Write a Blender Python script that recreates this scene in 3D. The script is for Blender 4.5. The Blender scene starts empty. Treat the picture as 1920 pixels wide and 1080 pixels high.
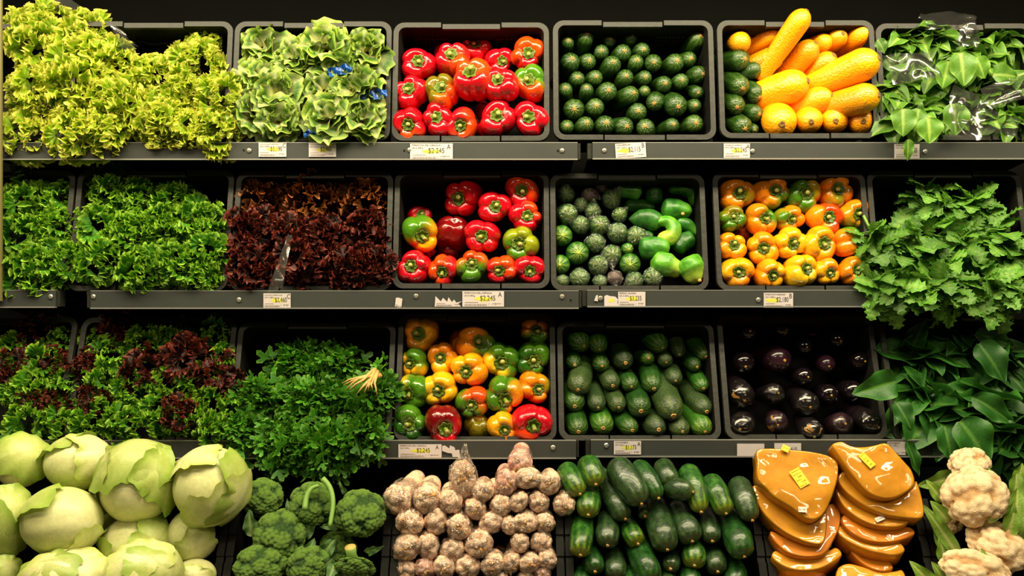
import bpy, math, random
import numpy as np
from mathutils import Vector, Matrix, Quaternion

random.seed(7)
RNG = np.random.default_rng(7)
PI = math.pi
SC = bpy.context.scene
COL = SC.collection

# ------------------------------------------------------------------ camera, light, exposure
CAM = Vector((0.0, -2.2, 1.1))
cam_data = bpy.data.cameras.new('camera')
cam_data.sensor_width = 36.0
cam_data.lens = 33.0
cam_data.clip_start = 0.05
cam = bpy.data.objects.new('camera', cam_data)
cam.location = CAM
cam.rotation_euler = (PI / 2, 0, 0)
COL.objects.link(cam)
SC.camera = cam

SC.view_settings.view_transform = 'Standard'
SC.view_settings.look = 'None'
SC.view_settings.gamma = 1.0
SC.view_settings.use_curve_mapping = False
SC.view_settings.exposure = 0.0
SC.cycles.max_bounces = 7
SC.cycles.transparent_max_bounces = 16
SC.cycles.caustics_reflective = False
SC.cycles.caustics_refractive = False

world = bpy.data.worlds.new('world')
SC.world = world
world.use_nodes = True
world.node_tree.nodes['Background'].inputs[0].default_value = (1.0, 0.9, 0.6, 1)
world.node_tree.nodes['Background'].inputs[1].default_value = 0.022

def area(name, loc, rot, sx, sy, power, color):
    l = bpy.data.lights.new(name, 'AREA')
    l.shape = 'RECTANGLE'
    l.size = sx
    l.size_y = sy
    l.energy = power
    l.color = color
    o = bpy.data.objects.new(name, l)
    o.location = loc
    o.rotation_euler = rot
    COL.objects.link(o)
    return o

WARM = (1.0, 0.86, 0.55)
# the strip lamp in the canopy of the display, and three rows of ceiling tubes in the aisle
area('canopy_lamp', (0.0, -0.55, 2.12), (math.radians(26), 0, 0), 3.4, 0.10, 52, WARM)
area('ceiling_tube', (0.0, -1.12, 2.62), (math.radians(27), 0, 0), 3.6, 0.12, 60, WARM)
area('ceiling_tube', (-1.5, -3.0, 2.85), (math.radians(48), 0, 0), 1.3, 0.2, 15, WARM)
area('ceiling_tube', (1.5, -3.0, 2.85), (math.radians(48), 0, 0), 1.3, 0.2, 15, WARM)

# ------------------------------------------------------------------ helpers
def P(px, py, y):
    """The point of the plane at depth y that the photograph shows at pixel px, py."""
    s = (y - CAM.y) / 2.2 / 800.0
    return Vector(((px - 960) * s, y, 1.1 + (540 - py) * s))

class Frame:
    """A tilted plane (the open face of a crate): u to the right, v up and back, n out to the shopper."""
    def __init__(s, py0, yf, tilt):
        s.t = math.radians(tilt)
        s.O = P(960, py0, yf)
        s.n = Vector((0, -math.cos(s.t), math.sin(s.t)))
        s.v = Vector((0, math.sin(s.t), math.cos(s.t)))
        s.u = Vector((1, 0, 0))
    def on(s, px, py, d=0.0):
        D = P(px, py, 0.0) - CAM
        k = (s.O + s.n * d - CAM).dot(s.n) / D.dot(s.n)
        return CAM + D * k
    def mpp(s, p):
        return (p.y + 2.2) / 2.2 / 800.0

def S(r, g, b):
    f = lambda c: (c / 255 / 12.92) if c <= 10 else ((c / 255 + 0.055) / 1.055) ** 2.4
    return (f(r), f(g), f(b), 1.0)

class NT:
    def __init__(s, m):
        m.use_nodes = True
        s.t = m.node_tree
        s.b = s.t.nodes['Principled BSDF']
        s.out = s.t.nodes['Material Output']
    def n(s, typ, **kw):
        x = s.t.nodes.new(typ)
        for k, v in kw.items():
            setattr(x, k, v)
        return x
    def l(s, a, b):
        s.t.links.new(a, b)
    def val(s, sock, v):
        if isinstance(v, (int, float, tuple, list)):
            sock.default_value = v
        else:
            s.l(v, sock)
    def math(s, op, a, b=0.0, c=None):
        x = s.n('ShaderNodeMath', operation=op)
        s.val(x.inputs[0], a)
        s.val(x.inputs[1], b)
        if c is not None:
            s.val(x.inputs[2], c)
        return x.outputs[0]
    def mix(s, f, a, b, blend='MIX'):
        x = s.n('ShaderNodeMix', data_type='RGBA', blend_type=blend)
        s.val(x.inputs[0], f)
        s.val(x.inputs[6], a)
        s.val(x.inputs[7], b)
        return x.outputs[2]
    def step(s, v, lo, hi):
        x = s.n('ShaderNodeMapRange', interpolation_type='SMOOTHSTEP')
        s.val(x.inputs[0], v)
        x.inputs[1].default_value = lo
        x.inputs[2].default_value = hi
        return x.outputs[0]
    def obj(s, offset=True):
        c = s.n('ShaderNodeTexCoord').outputs['Object']
        if not offset:
            return c
        r = s.n('ShaderNodeObjectInfo').outputs['Random']
        x = s.n('ShaderNodeVectorMath', operation='ADD')
        s.l(c, x.inputs[0])
        k = s.n('ShaderNodeCombineXYZ')
        s.l(s.math('MULTIPLY', r, 37.0), k.inputs[0])
        s.l(s.math('MULTIPLY', r, 71.0), k.inputs[1])
        s.l(k.outputs[0], x.inputs[1])
        return x.outputs[0]
    def noise(s, vec, scale, detail=2.0, rough=0.5):
        x = s.n('ShaderNodeTexNoise')
        s.l(vec, x.inputs['Vector'])
        x.inputs['Scale'].default_value = scale
        x.inputs['Detail'].default_value = detail
        x.inputs['Roughness'].default_value = rough
        return x.outputs[0]
    def bump(s, h, strength, dist=0.01):
        x = s.n('ShaderNodeBump')
        x.inputs['Strength'].default_value = strength
        x.inputs['Distance'].default_value = dist
        s.l(h, x.inputs['Height'])
        s.l(x.outputs[0], s.b.inputs['Normal'])
        return x.outputs[0]
    def rnd(s):
        return s.n('ShaderNodeObjectInfo').outputs['Random']

MATS = {}
def plain(name, col, rough=0.5, metal=0.0, coat=0.0, vary=0.0, bump=0.0, bscale=60, spec=0.5):
    if name in MATS:
        return MATS[name]
    m = bpy.data.materials.new(name)
    t = NT(m)
    t.b.inputs['Roughness'].default_value = rough
    t.b.inputs['Metallic'].default_value = metal
    t.b.inputs['Coat Weight'].default_value = coat
    t.b.inputs['Specular IOR Level'].default_value = spec
    t.b.inputs['Base Color'].default_value = col
    if vary or bump:
        nz = t.noise(t.obj(), bscale, 4)
        if vary:
            lo = tuple(c * (1 - vary) for c in col[:3]) + (1,)
            hi = tuple(min(1, c * (1 + vary)) for c in col[:3]) + (1,)
            t.l(t.mix(nz, lo, hi), t.b.inputs['Base Color'])
        if bump:
            t.bump(nz, bump)
    MATS[name] = m
    return m

def pepper_mat(a, b, amount):
    """Skin of a bell pepper: ripe colour a with a patch of b over the given share of it."""
    key = 'pepper_skin %s %s %.2f' % (a, b, amount)
    if key in MATS:
        return MATS[key]
    m = bpy.data.materials.new('pepper_skin')
    t = NT(m)
    A, B = PEP[a], PEP[b]
    co = t.obj()
    sp = t.n('ShaderNodeSeparateXYZ')
    t.l(t.obj(False), sp.inputs[0])
    an = t.math('ADD', t.math('ARCTAN2', sp.outputs[1], sp.outputs[0]), t.math('MULTIPLY', t.rnd(), 43.0))
    side = t.math('MULTIPLY_ADD', t.math('SINE', an), 0.22, 0.28)
    nz = t.math('ADD', side, t.math('MULTIPLY', t.noise(co, 0.8, 2.0), 0.45))
    lo = 0.78 - amount * 0.52
    f = t.step(nz, lo - 0.13, lo + 0.13)
    f = t.math('SUBTRACT', 1.0, f)
    fine = t.noise(co, 2.2, 3)
    dark = tuple(c * 0.72 for c in A[:3]) + (1,)
    colA = t.mix(t.step(fine, 0.35, 0.7), dark, A)
    mixed = t.mix(t.math('MULTIPLY', t.math('SUBTRACT', 1.0, f), 1.0 if amount > 0 else 0.0), colA, B)
    t.l(mixed, t.b.inputs['Base Color'])
    t.b.inputs['Roughness'].default_value = 0.16
    t.b.inputs['Coat Weight'].default_value = 0.35
    t.b.inputs['Coat Roughness'].default_value = 0.06
    t.bump(t.noise(co, 5.0, 2), 0.12, 0.02)
    MATS[key] = m
    return m

PEP = {
    'red': S(208, 15, 32), 'dark_red': S(120, 10, 14), 'orange_red': S(226, 68, 14), 'orange': S(240, 136, 14),
    'yellow_orange': S(244, 172, 20), 'yellow': S(238, 188, 30), 'green': S(72, 122, 22), 'dark_green': S(38, 86, 18),
    'olive': S(120, 108, 18), 'yellow_green': S(152, 160, 28),
}

def film_mat(name='clear_film', tint=(0.95, 0.95, 0.9, 1), body=0.06, bscale=18.0, strength=0.6, gloss=1.3, rough=0.12):
    """Thin clear plastic: mostly see-through, glossy, creased by a fine relief."""
    if name in MATS:
        return MATS[name]
    m = bpy.data.materials.new(name)
    t = NT(m)
    t.t.nodes.remove(t.b)
    co = t.obj()
    h = t.n('ShaderNodeTexNoise', noise_type='RIDGED_MULTIFRACTAL')
    t.l(co, h.inputs['Vector'])
    h.inputs['Scale'].default_value = bscale
    h.inputs['Detail'].default_value = 3
    bp = t.n('ShaderNodeBump')
    bp.inputs['Strength'].default_value = strength
    bp.inputs['Distance'].default_value = 0.01
    t.l(h.outputs[0], bp.inputs['Height'])
    gl = t.n('ShaderNodeBsdfGlossy')
    gl.inputs['Roughness'].default_value = rough
    t.l(bp.outputs[0], gl.inputs['Normal'])
    df = t.n('ShaderNodeBsdfDiffuse')
    df.inputs['Color'].default_value = (0.8, 0.8, 0.75, 1)
    t.l(bp.outputs[0], df.inputs['Normal'])
    tr = t.n('ShaderNodeBsdfTransparent')
    tr.inputs['Color'].default_value = tint
    lw = t.n('ShaderNodeFresnel')
    lw.inputs['IOR'].default_value = 1.45
    m1 = t.n('ShaderNodeMixShader')
    m1.inputs[0].default_value = body
    t.l(tr.outputs[0], m1.inputs[1])
    t.l(df.outputs[0], m1.inputs[2])
    m2 = t.n('ShaderNodeMixShader')
    t.l(t.math('MINIMUM', t.math('MULTIPLY', lw.outputs[0], gloss), 0.5), m2.inputs[0])
    t.l(m1.outputs[0], m2.inputs[1])
    t.l(gl.outputs[0], m2.inputs[2])
    t.l(m2.outputs[0], t.out.inputs['Surface'])
    MATS[name] = m
    return m

def leaf_mat(name, base, blade, edge, rough=0.45, trans=0.25, vein=None, hue=0.25, t0=0.05, t1=0.55, bumpy=0.25):
    """A leaf: its colour runs from the foot (base: pale rib, on frilly lettuce painted recess shade) over the blade to the edge; the attribute «run» says how far out."""
    if name in MATS:
        return MATS[name]
    m = bpy.data.materials.new(name)
    t = NT(m)
    at = t.n('ShaderNodeAttribute', attribute_name='run').outputs['Fac']
    c = t.mix(t.step(at, t0, t1), base, blade)
    c = t.mix(t.step(at, 0.72, 1.0), c, edge)
    if vein is not None:
        vn = t.n('ShaderNodeAttribute', attribute_name='vein').outputs['Fac']
        c = t.mix(vn, c, vein)
    r = t.rnd()
    lo = tuple(x * (1 - hue) for x in (1.0, 0.97, 0.9)) + (1,)
    hi = (1.0 + hue * 0.8, 1.0 + hue * 0.45, 1.0, 1)
    c = t.mix(1.0, c, t.mix(r, lo, hi), 'MULTIPLY')
    nz = t.noise(t.obj(), 9.0, 3)
    c = t.mix(0.5, c, t.mix(nz, (0.6, 0.6, 0.6, 1), (1.35, 1.35, 1.35, 1)), 'MULTIPLY')
    t.l(c, t.b.inputs['Base Color'])
    t.b.inputs['Roughness'].default_value = rough
    bn = t.bump(t.noise(t.obj(), 24.0, 3), bumpy, 0.02)
    tl = t.n('ShaderNodeBsdfTranslucent')
    t.l(c, tl.inputs['Color'])
    mx = t.n('ShaderNodeMixShader')
    mx.inputs[0].default_value = trans
    t.l(t.b.outputs[0], mx.inputs[1])
    t.l(tl.outputs[0], mx.inputs[2])
    t.l(mx.outputs[0], t.out.inputs['Surface'])
    MATS[name] = m
    return m

def cucurbit_mat(name, dark, light, pale, stripes=9, speck=0.5, tipglow=0.6, rough=0.3, coat=0.15, tiplo=0.0, body=None):
    """Skin of a squash or cucumber lying along local z, tip at +z: stripes run lengthwise, pale streaks gather at the tip."""
    if name in MATS:
        return MATS[name]
    m = bpy.data.materials.new(name)
    t = NT(m)
    co = t.obj(False)
    sp = t.n('ShaderNodeSeparateXYZ')
    t.l(co, sp.inputs[0])
    r = t.rnd()
    ang = t.math('ARCTAN2', sp.outputs[1], sp.outputs[0])
    nz = t.noise(t.obj(), 2.0, 3)
    wob = t.math('MULTIPLY_ADD', nz, 2.4, t.math('MULTIPLY', ang, stripes))
    wave = t.math('MULTIPLY_ADD', t.math('SINE', wob), 0.5, 0.5)
    fine = t.noise(t.obj(), 9.0, 4)
    f = t.math('ADD', t.math('MULTIPLY', wave, 1.0 - speck), t.math('MULTIPLY', fine, speck))
    c = t.mix(t.step(f, 0.35, 0.75), dark, light)
    tip = t.step(sp.outputs[2], tiplo, 1.0)
    streak = t.math('MULTIPLY', t.math('POWER', wave, 2.5), tip)
    big = t.noise(t.obj(), 1.3, 2)
    c = t.mix(t.math('MULTIPLY', streak, tipglow), c, pale)
    c = t.mix(t.math('MULTIPLY', t.math('MULTIPLY', t.step(big, 0.5, 0.75), tip), tipglow * 0.7), c, pale)
    c = t.mix(1.0, c, t.mix(r, (0.75, 0.8, 0.8, 1), (1.35, 1.2, 1.0, 1)), 'MULTIPLY')
    t.l(c, t.b.inputs['Base Color'])
    t.b.inputs['Roughness'].default_value = rough
    t.b.inputs['Coat Weight'].default_value = coat
    t.b.inputs['Coat Roughness'].default_value = 0.15
    t.bump(t.noise(t.obj(), 7.0, 3), 0.25, 0.03)
    MATS[name] = m
    return m

# ------------------------------------------------------------------ object builders
def new_mesh(name, verts, faces, smooth=True, mats=None, idx=None, attrs=None):
    me = bpy.data.meshes.new(name)
    v = np.asarray(verts, dtype=np.float32).reshape(-1, 3)
    if isinstance(faces, np.ndarray):
        faces = faces.tolist()
    me.from_pydata(v.tolist(), [], faces)
    if smooth:
        me.polygons.foreach_set('use_smooth', np.ones(len(me.polygons), dtype=bool))
    for m in mats or []:
        me.materials.append(m)
    if idx is not None:
        me.polygons.foreach_set('material_index', np.asarray(idx, dtype=np.int32))
    for k, a in (attrs or {}).items():
        at = me.attributes.new(k, 'FLOAT', 'POINT')
        at.data.foreach_set('value', np.asarray(a, dtype=np.float32))
    me.update()
    return me

def remat(me, mats):
    m2 = me.copy()
    m2.materials.clear()
    for m in mats:
        m2.materials.append(m)
    return m2

def put(name, me, parent=None, M=None, label=None, kind=None):
    o = bpy.data.objects.new(name, me)
    if M is not None:
        o.matrix_basis = M
    if parent is not None:
        o.parent = parent
    if label:
        o['label'] = label
    if kind:
        o['kind'] = kind
    COL.objects.link(o)
    return o

LABELS = {}
def tag(o, label, cat, group=None):
    label = ' '.join(label.split())
    n = len(label.replace('-', '').replace(',', ' ').split())
    if n > 16 or n < 4:
        print('LABEL LENGTH', n, label)
    if label in LABELS:
        print('LABEL TWICE', label)
    LABELS[label] = 1
    o['label'] = label
    o['category'] = cat
    if group:
        o['group'] = group
    return o

def empty(name, M):
    o = bpy.data.objects.new(name, None)
    o.empty_display_size = 0.02
    o.matrix_basis = M
    COL.objects.link(o)
    return o

def TM(loc, axis=None, roll=0.0, s=1.0):
    """Matrix that carries local +z onto AXIS, rolled about it, scaled, at LOC."""
    q = Vector(axis).normalized().to_track_quat('Z', 'Y') if axis is not None else Quaternion()
    q = q @ Quaternion((0, 0, 1), roll)
    sc = (s, s, s) if isinstance(s, (int, float)) else s
    return Matrix.LocRotScale(Vector(loc), q, Vector(sc))

def grid_faces(nu, nv, wrap_u=False):
    f = []
    for j in range(nv - 1):
        for i in range(nu if wrap_u else nu - 1):
            i2 = (i + 1) % nu
            f.append((j * nu + i, j * nu + i2, (j + 1) * nu + i2, (j + 1) * nu + i))
    return f

def revolve(r, z, nseg=24, fun=None):
    """Rings of radius r[k] at height z[k] about local z, closed at both ends; fun(theta, k) may scale radii."""
    th = np.linspace(0, 2 * PI, nseg, endpoint=False)
    vs = []
    for k in range(len(r)):
        rr = np.full(nseg, r[k]) if fun is None else r[k] * fun(th, k)
        vs.append(np.stack([rr * np.cos(th), rr * np.sin(th), np.full(nseg, z[k])], 1))
    v = np.concatenate(vs)
    f = grid_faces(nseg, len(r), True)
    f.append(tuple(range(nseg))[::-1])
    f.append(tuple((len(r) - 1) * nseg + i for i in range(nseg)))
    return v, f

def box_vf(c, h):
    c, h = np.array(c, float), np.array(h, float)
    v = np.array([[x, y, z] for x in (-1, 1) for y in (-1, 1) for z in (-1, 1)], float) * h + c
    f = [(0, 1, 3, 2), (4, 6, 7, 5), (0, 4, 5, 1), (2, 3, 7, 6), (0, 2, 6, 4), (1, 5, 7, 3)]
    return v, f

class MB:
    def __init__(s):
        s.v, s.f, s.i, s.n, s.a = [], [], [], 0, {}
    def add(s, v, f, mi=0, **attrs):
        v = np.asarray(v, float).reshape(-1, 3)
        s.v.append(v)
        s.f.extend(tuple(a + s.n for a in q) for q in f)
        s.i.extend([mi] * len(f))
        for k, a in attrs.items():
            s.a.setdefault(k, []).append(np.broadcast_to(np.asarray(a, float), (len(v),)))
        s.n += len(v)
        return s
    def box(s, c, h, mi=0):
        return s.add(*box_vf(c, h), mi)
    def mesh(s, name, mats, smooth=True):
        return new_mesh(name, np.concatenate(s.v), s.f, smooth, mats, s.i, {k: np.concatenate(a) for k, a in s.a.items()})

def tube(points, radii, nseg=8):
    """A round bar along the points, capped at both ends."""
    p = np.asarray(points, float)
    n = len(p)
    r = np.broadcast_to(np.asarray(radii, float), (n,))
    t = np.gradient(p, axis=0)
    t /= np.linalg.norm(t, axis=1)[:, None] + 1e-9
    ref = np.array([0.0, 0.0, 1.0]) if abs(t[0][2]) < 0.8 else np.array([1.0, 0.0, 0.0])
    vs = []
    th = np.linspace(0, 2 * PI, nseg, endpoint=False)
    a = np.cross(t[0], ref)
    for k in range(n):
        a = a - t[k] * np.dot(a, t[k])
        a /= np.linalg.norm(a) + 1e-9
        b = np.cross(t[k], a)
        vs.append(p[k] + r[k] * (np.cos(th)[:, None] * a + np.sin(th)[:, None] * b))
    v = np.concatenate(vs)
    f = grid_faces(nseg, n, True)
    f.append(tuple(range(nseg))[::-1])
    f.append(tuple((n - 1) * nseg + i for i in range(nseg)))
    return v, f

def fib(n, jitter=0.0):
    i = np.arange(n) + 0.5
    ph = np.arccos(1 - 2 * i / n)
    th = PI * (1 + 5 ** 0.5) * i
    d = np.stack([np.cos(th) * np.sin(ph), np.sin(th) * np.sin(ph), np.cos(ph)], 1)
    if jitter:
        d = d + RNG.normal(0, jitter, d.shape)
        d /= np.linalg.norm(d, axis=1)[:, None]
    return d

def ico(sub):
    import bmesh
    b = bmesh.new()
    bmesh.ops.create_icosphere(b, subdivisions=sub, radius=1.0)
    v = np.array([x.co[:] for x in b.verts])
    f = [tuple(x.index for x in q.verts) for q in b.faces]
    b.free()
    return v, f

def vnoise(v, scale, seed=0):
    """Smooth pseudo noise on points: a sum of sines in random directions, about -1..1."""
    g = np.random.default_rng(seed)
    out = np.zeros(len(v))
    for k in range(7):
        d = g.normal(size=3)
        d /= np.linalg.norm(d)
        out += np.sin(v @ d * scale * g.uniform(0.7, 1.6) + g.uniform(0, 6.28))
    return out / 3.2

ORD = ['first', 'second', 'third', 'fourth', 'fifth', 'sixth', 'seventh', 'eighth', 'ninth', 'tenth', 'eleventh', 'twelfth']
def places(pts, gap):
    """For every (px, py): a phrase for its row (counted from the top) and its place in the row (counted from the left)."""
    idx = sorted(range(len(pts)), key=lambda i: pts[i][1])
    rows, cur, y0 = [], [], None
    for i in idx:
        if y0 is None or pts[i][1] - y0 <= gap:
            cur.append(i)
            y0 = pts[i][1] if y0 is None else y0
        else:
            rows.append(cur)
            cur, y0 = [i], pts[i][1]
    rows.append(cur)
    out = [''] * len(pts)
    for k, r in enumerate(rows):
        rn = 'top row' if k == 0 else 'bottom row' if k == len(rows) - 1 else ORD[k] + ' row'
        r = sorted(r, key=lambda i: pts[i][0])
        for j, i in enumerate(r):
            if len(r) == 1:
                pl = 'alone in ' + rn
            elif j == 0:
                pl = 'leftmost in ' + rn
            elif j == len(r) - 1:
                pl = 'rightmost in ' + rn
            else:
                pl = ORD[j] + ' from left, ' + rn
            out[i] = pl
    return out
# ------------------------------------------------------------------ setting
R1 = Frame(262, 0.02, 8)
R2 = Frame(545, 0.0, 12)
R3 = Frame(825, -0.04, 20)
R4 = Frame(1000, -0.22, 30)

BLACK = plain('black_paint', (0.0042, 0.0044, 0.0032, 1), 0.8, vary=0.3, bscale=9, spec=0.1)
CRATE = plain('crate_plastic', (0.006, 0.006, 0.005, 1), 0.65, vary=0.45, bump=0.12, bscale=45, spec=0.15)
CRATE_RIM = plain('crate_rim_plastic', (0.020, 0.020, 0.0165, 1), 0.5, vary=0.35, bump=0.1, bscale=60, spec=0.35)
BIN = plain('bin_plastic', (0.003, 0.0027, 0.002, 1), 0.5, vary=0.3, bump=0.1, bscale=50, spec=0.25)
RAIL = plain('rail_paint', (0.040, 0.044, 0.042, 1), 0.42, vary=0.16, bump=0.05, bscale=14)
LIP = plain('rail_edge_metal', (0.42, 0.42, 0.40, 1), 0.35, metal=0.6)
STEEL = plain('screw_steel', (0.62, 0.60, 0.56, 1), 0.3, metal=0.8)
PAPER = plain('tag_paper', (0.56, 0.50, 0.52, 1), 0.6, vary=0.06, bscale=30)
INK = plain('tag_ink', (0.03, 0.025, 0.03, 1), 0.7)
GREYINK = plain('tag_grey_ink', (0.25, 0.21, 0.21, 1), 0.7)
MARKER = plain('marker_yellow', (0.62, 0.60, 0.06, 1), 0.6)

def struct(name, me):
    o = put(name, me)
    o['kind'] = 'structure'
    return o

def slab(name, c, h, m):
    v, f = box_vf((0, 0, 0), h)
    o = struct(name, new_mesh(name, v, f, False, [m]))
    o.location = c
    return o

slab('wall_back', (0, 0.62, 1.1), (2.4, 0.02, 1.1), BLACK)
slab('floor', (0, -1.2, -0.01), (3.2, 2.0, 0.01), plain('floor_tile', (0.16, 0.14, 0.11, 1), 0.4, vary=0.2, bscale=3))
slab('ceiling', (0, 0.13, 2.2), (2.4, 0.5, 0.02), BLACK)
pl = P(4, 0, -0.03)
o = slab('trim_1', (pl.x - 0.014, -0.03, 1.45), (0.014, 0.003, 0.38), plain('end_panel_edge', (0.16, 0.14, 0.05, 1), 0.4))
slab('trim_2', (0, 0.0, 0.25), (2.4, 0.10, 0.25), BLACK)

# ------------------------------------------------------------------ crates
def rrect(a, b, r, n=6):
    pts = []
    for cx, cy, s in ((a - r, b - r, 0), (-a + r, b - r, 1), (-a + r, -b + r, 2), (a - r, -b + r, 3)):
        for k in range(n + 1):
            t = (s + k / n) * PI / 2
            pts.append((cx + r * math.cos(t), cy + r * math.sin(t)))
    return np.array(pts)

def rim_bar(path_o, path_i, z0, z1):
    n = len(path_o)
    v = []
    for po, pi in zip(path_o, path_i):
        v += [(po[0], po[1], z0), (po[0] * 0.998, po[1] * 0.998, z1), (pi[0], pi[1], z1), (pi[0], pi[1], z0)]
    f = []
    for k in range(n - 1):
        for j in range(4):
            f.append((k * 4 + j, (k + 1) * 4 + j, (k + 1) * 4 + (j + 1) % 4, k * 4 + (j + 1) % 4))
    f.append((0, 1, 2, 3))
    f.append(tuple((n - 1) * 4 + j for j in (3, 2, 1, 0)))
    return v, f

def make_crate(fr, x0, x1, yt, yb, label, depth=0.17, mat=None, rimmat=None, grille=True, fw=0.0125, rc=0.026, name='produce_crate', group=None, sag=0.0035, handle=True):
    mat = mat or CRATE
    rimmat = rimmat or CRATE_RIM
    pb, pt = fr.on((x0 + x1) / 2, yb), fr.on((x0 + x1) / 2, yt)
    c = (pb + pt) / 2
    W = (x1 - x0) * fr.mpp(c)
    H = (pt - pb).length
    a, b = W / 2, H / 2
    M = Matrix(((fr.u.x, fr.v.x, fr.n.x, c.x), (fr.u.y, fr.v.y, fr.n.y, c.y), (fr.u.z, fr.v.z, fr.n.z, c.z), (0, 0, 0, 1)))
    root = empty(name, M)
    tag(root, label, 'crate', group)
    nx, g = 0.19 * W, 0.002
    out, inn = rrect(a, b, rc), rrect(a - fw, b - fw, rc * 0.65)
    q = len(out) // 4
    mb = MB()
    # left: from the top notch over the left side to the bottom notch; right likewise
    for s in (1, -1) if handle else ():
        po = [(-(nx + g) * s, b * 1.0)] + [(x * (1 if s == 1 else -1), y) for x, y in out[q:3 * q]] + [(-(nx + g) * s, -b)]
        pi = [(-(nx + g) * s, b - fw)] + [(x * (1 if s == 1 else -1), y) for x, y in inn[q:3 * q]] + [(-(nx + g) * s, -b + fw)]
        mb.add(*rim_bar(po, pi, -0.013, 0.0))
    xs = np.linspace(-nx + g, nx - g, 7)
    mb.add(*rim_bar([(x, -b) for x in xs], [(x, -b + fw) for x in xs], -0.013, -0.002))
    if not handle:
        for s in (1, -1):
            mb.add(*rim_bar([(s * a, b), (s * a, 0), (s * a, -b)], [(s * (a - fw), b), (s * (a - fw), 0), (s * (a - fw), -b)], -0.013, 0.0))
    put('rim', mb.mesh('rim', [rimmat], False), root)
    if handle:
        hb = MB()
        hb.add(*rim_bar([(x, b - sag) for x in xs], [(x, b - fw - sag) for x in xs], -0.013, -0.001))
        put('handle', hb.mesh('handle', [rimmat], False), root)
    bm_ = MB()
    loops_in = [rrect(a - fw, b - fw, rc * 0.65), rrect(a - fw - 0.004, b - fw - 0.004, rc * 0.65), rrect((a - fw) * 0.94, (b - fw) * 0.93, rc * 0.65)]
    loops_out = [rrect(a - fw + 0.003, b - fw + 0.003, rc * 0.7), rrect(a - fw - 0.001, b - fw - 0.001, rc * 0.7), rrect((a - fw) * 0.94 + 0.003, (b - fw) * 0.93 + 0.003, rc * 0.7)]
    zs = [-0.004, -0.03, -depth]
    n = len(loops_in[0])
    v = []
    for L, z in zip(loops_in, zs):
        v += [(x, y, z) for x, y in L]
    for L, z in zip(loops_out, [-0.012, -0.03, -depth - 0.003]):
        v += [(x, y, z) for x, y in L]
    f = grid_faces(n, 3, True) + [tuple(range(2 * n, 3 * n))]
    f += [tuple(i + 3 * n for i in q_[::-1]) for q_ in grid_faces(n, 3, True)] + [tuple(range(5 * n, 6 * n))[::-1]]
    f += [(i, 3 * n + i, 3 * n + (i + 1) % n, (i + 1) % n) for i in range(n)]
    bm_.add(v, f)
    put('body', bm_.mesh('body', [mat], False), root)
    if grille:
        gb = MB()
        for sx in (-1, 1):
            for row in range(3):
                for k in range(8):
                    z = -0.055 - row * 0.022
                    y = (b - fw) * (1 - 0.065 * (-z - 0.03) / (depth - 0.03)) - 0.0045
                    gb.box((sx * W * 0.27 + (k - 3.5) * 0.0105, y, z), (0.0038, 0.0016, 0.006))
        put('grille', gb.mesh('grille', [CRATE_RIM], False), root, kind='stuff')
    return root

G1 = 'black produce crates on the top shelf'
G2 = 'black produce crates on the middle shelf'
G3 = 'black produce crates on the lower shelf'
for x0, x1, yt, yb, lab in (
        (-172, 128, 42, 262, 'black plastic crate at the far end of the top shelf, buried under frilly lettuce'),
        (131, 433, 40, 264, 'black plastic crate on the top shelf heaped with bright frilly lettuce'),
        (436, 733, 40, 264, 'black plastic crate on the top shelf holding smooth-leaved lettuce'),
        (736, 1030, 42, 264, 'black plastic crate on the top shelf holding red bell peppers'),
        (1037, 1340, 38, 262, 'black plastic crate on the top shelf holding only zucchini'),
        (1347, 1644, 38, 259, 'black plastic crate on the top shelf holding yellow squash'),
        (1647, 1945, 44, 262, 'black plastic crate on the top shelf under bagged spinach')):
    make_crate(R1, x0, x1, yt, yb, lab, group=G1)
for x0, x1, yt, yb, lab in (
        (-168, 132, 320, 545, 'black plastic crate of green lettuce on the middle shelf beside the end panel'),
        (136, 433, 319, 545, 'black plastic crate on the middle shelf full of green frilly lettuce'),
        (437, 735, 322, 546, 'black plastic crate on the middle shelf holding dark red lettuce'),
        (738, 1030, 320, 541, 'black plastic crate on the middle shelf with red peppers and empty space'),
        (1032, 1325, 325, 545, 'black plastic crate on the middle shelf with film-wrapped squash and ribbed green pods'),
        (1340, 1630, 322, 545, 'black plastic crate on the middle shelf packed with orange bell peppers'),
        (1633, 1925, 321, 545, 'black plastic crate on the middle shelf hidden by celery')):
    make_crate(R2, x0, x1, yt, yb, lab, group=G2, grille=False)
for x0, x1, yt, yb, lab in (
        (-168, 129, 596, 828, 'black plastic crate of mixed lettuce on the lower shelf beside the end panel'),
        (137, 434, 596, 828, 'black plastic crate on the lower shelf with green and red lettuce tufts'),
        (437, 738, 604, 830, 'black plastic crate on the lower shelf with parsley spilling out'),
        (743, 1042, 588, 828, 'black plastic crate on the lower shelf with yellow and green bell peppers'),
        (1046, 1345, 602, 826, 'black plastic crate on the lower shelf holding dark green cucumbers'),
        (1352, 1650, 590, 824, 'black plastic crate on the lower shelf holding glossy eggplants'),
        (1662, 1960, 600, 830, 'black plastic crate on the lower shelf behind large dark leaves')):
    make_crate(R3, x0, x1, yt, yb, lab, group=G3, grille=False)
GB = 'dark slotted bins along the bottom of the display'
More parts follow.
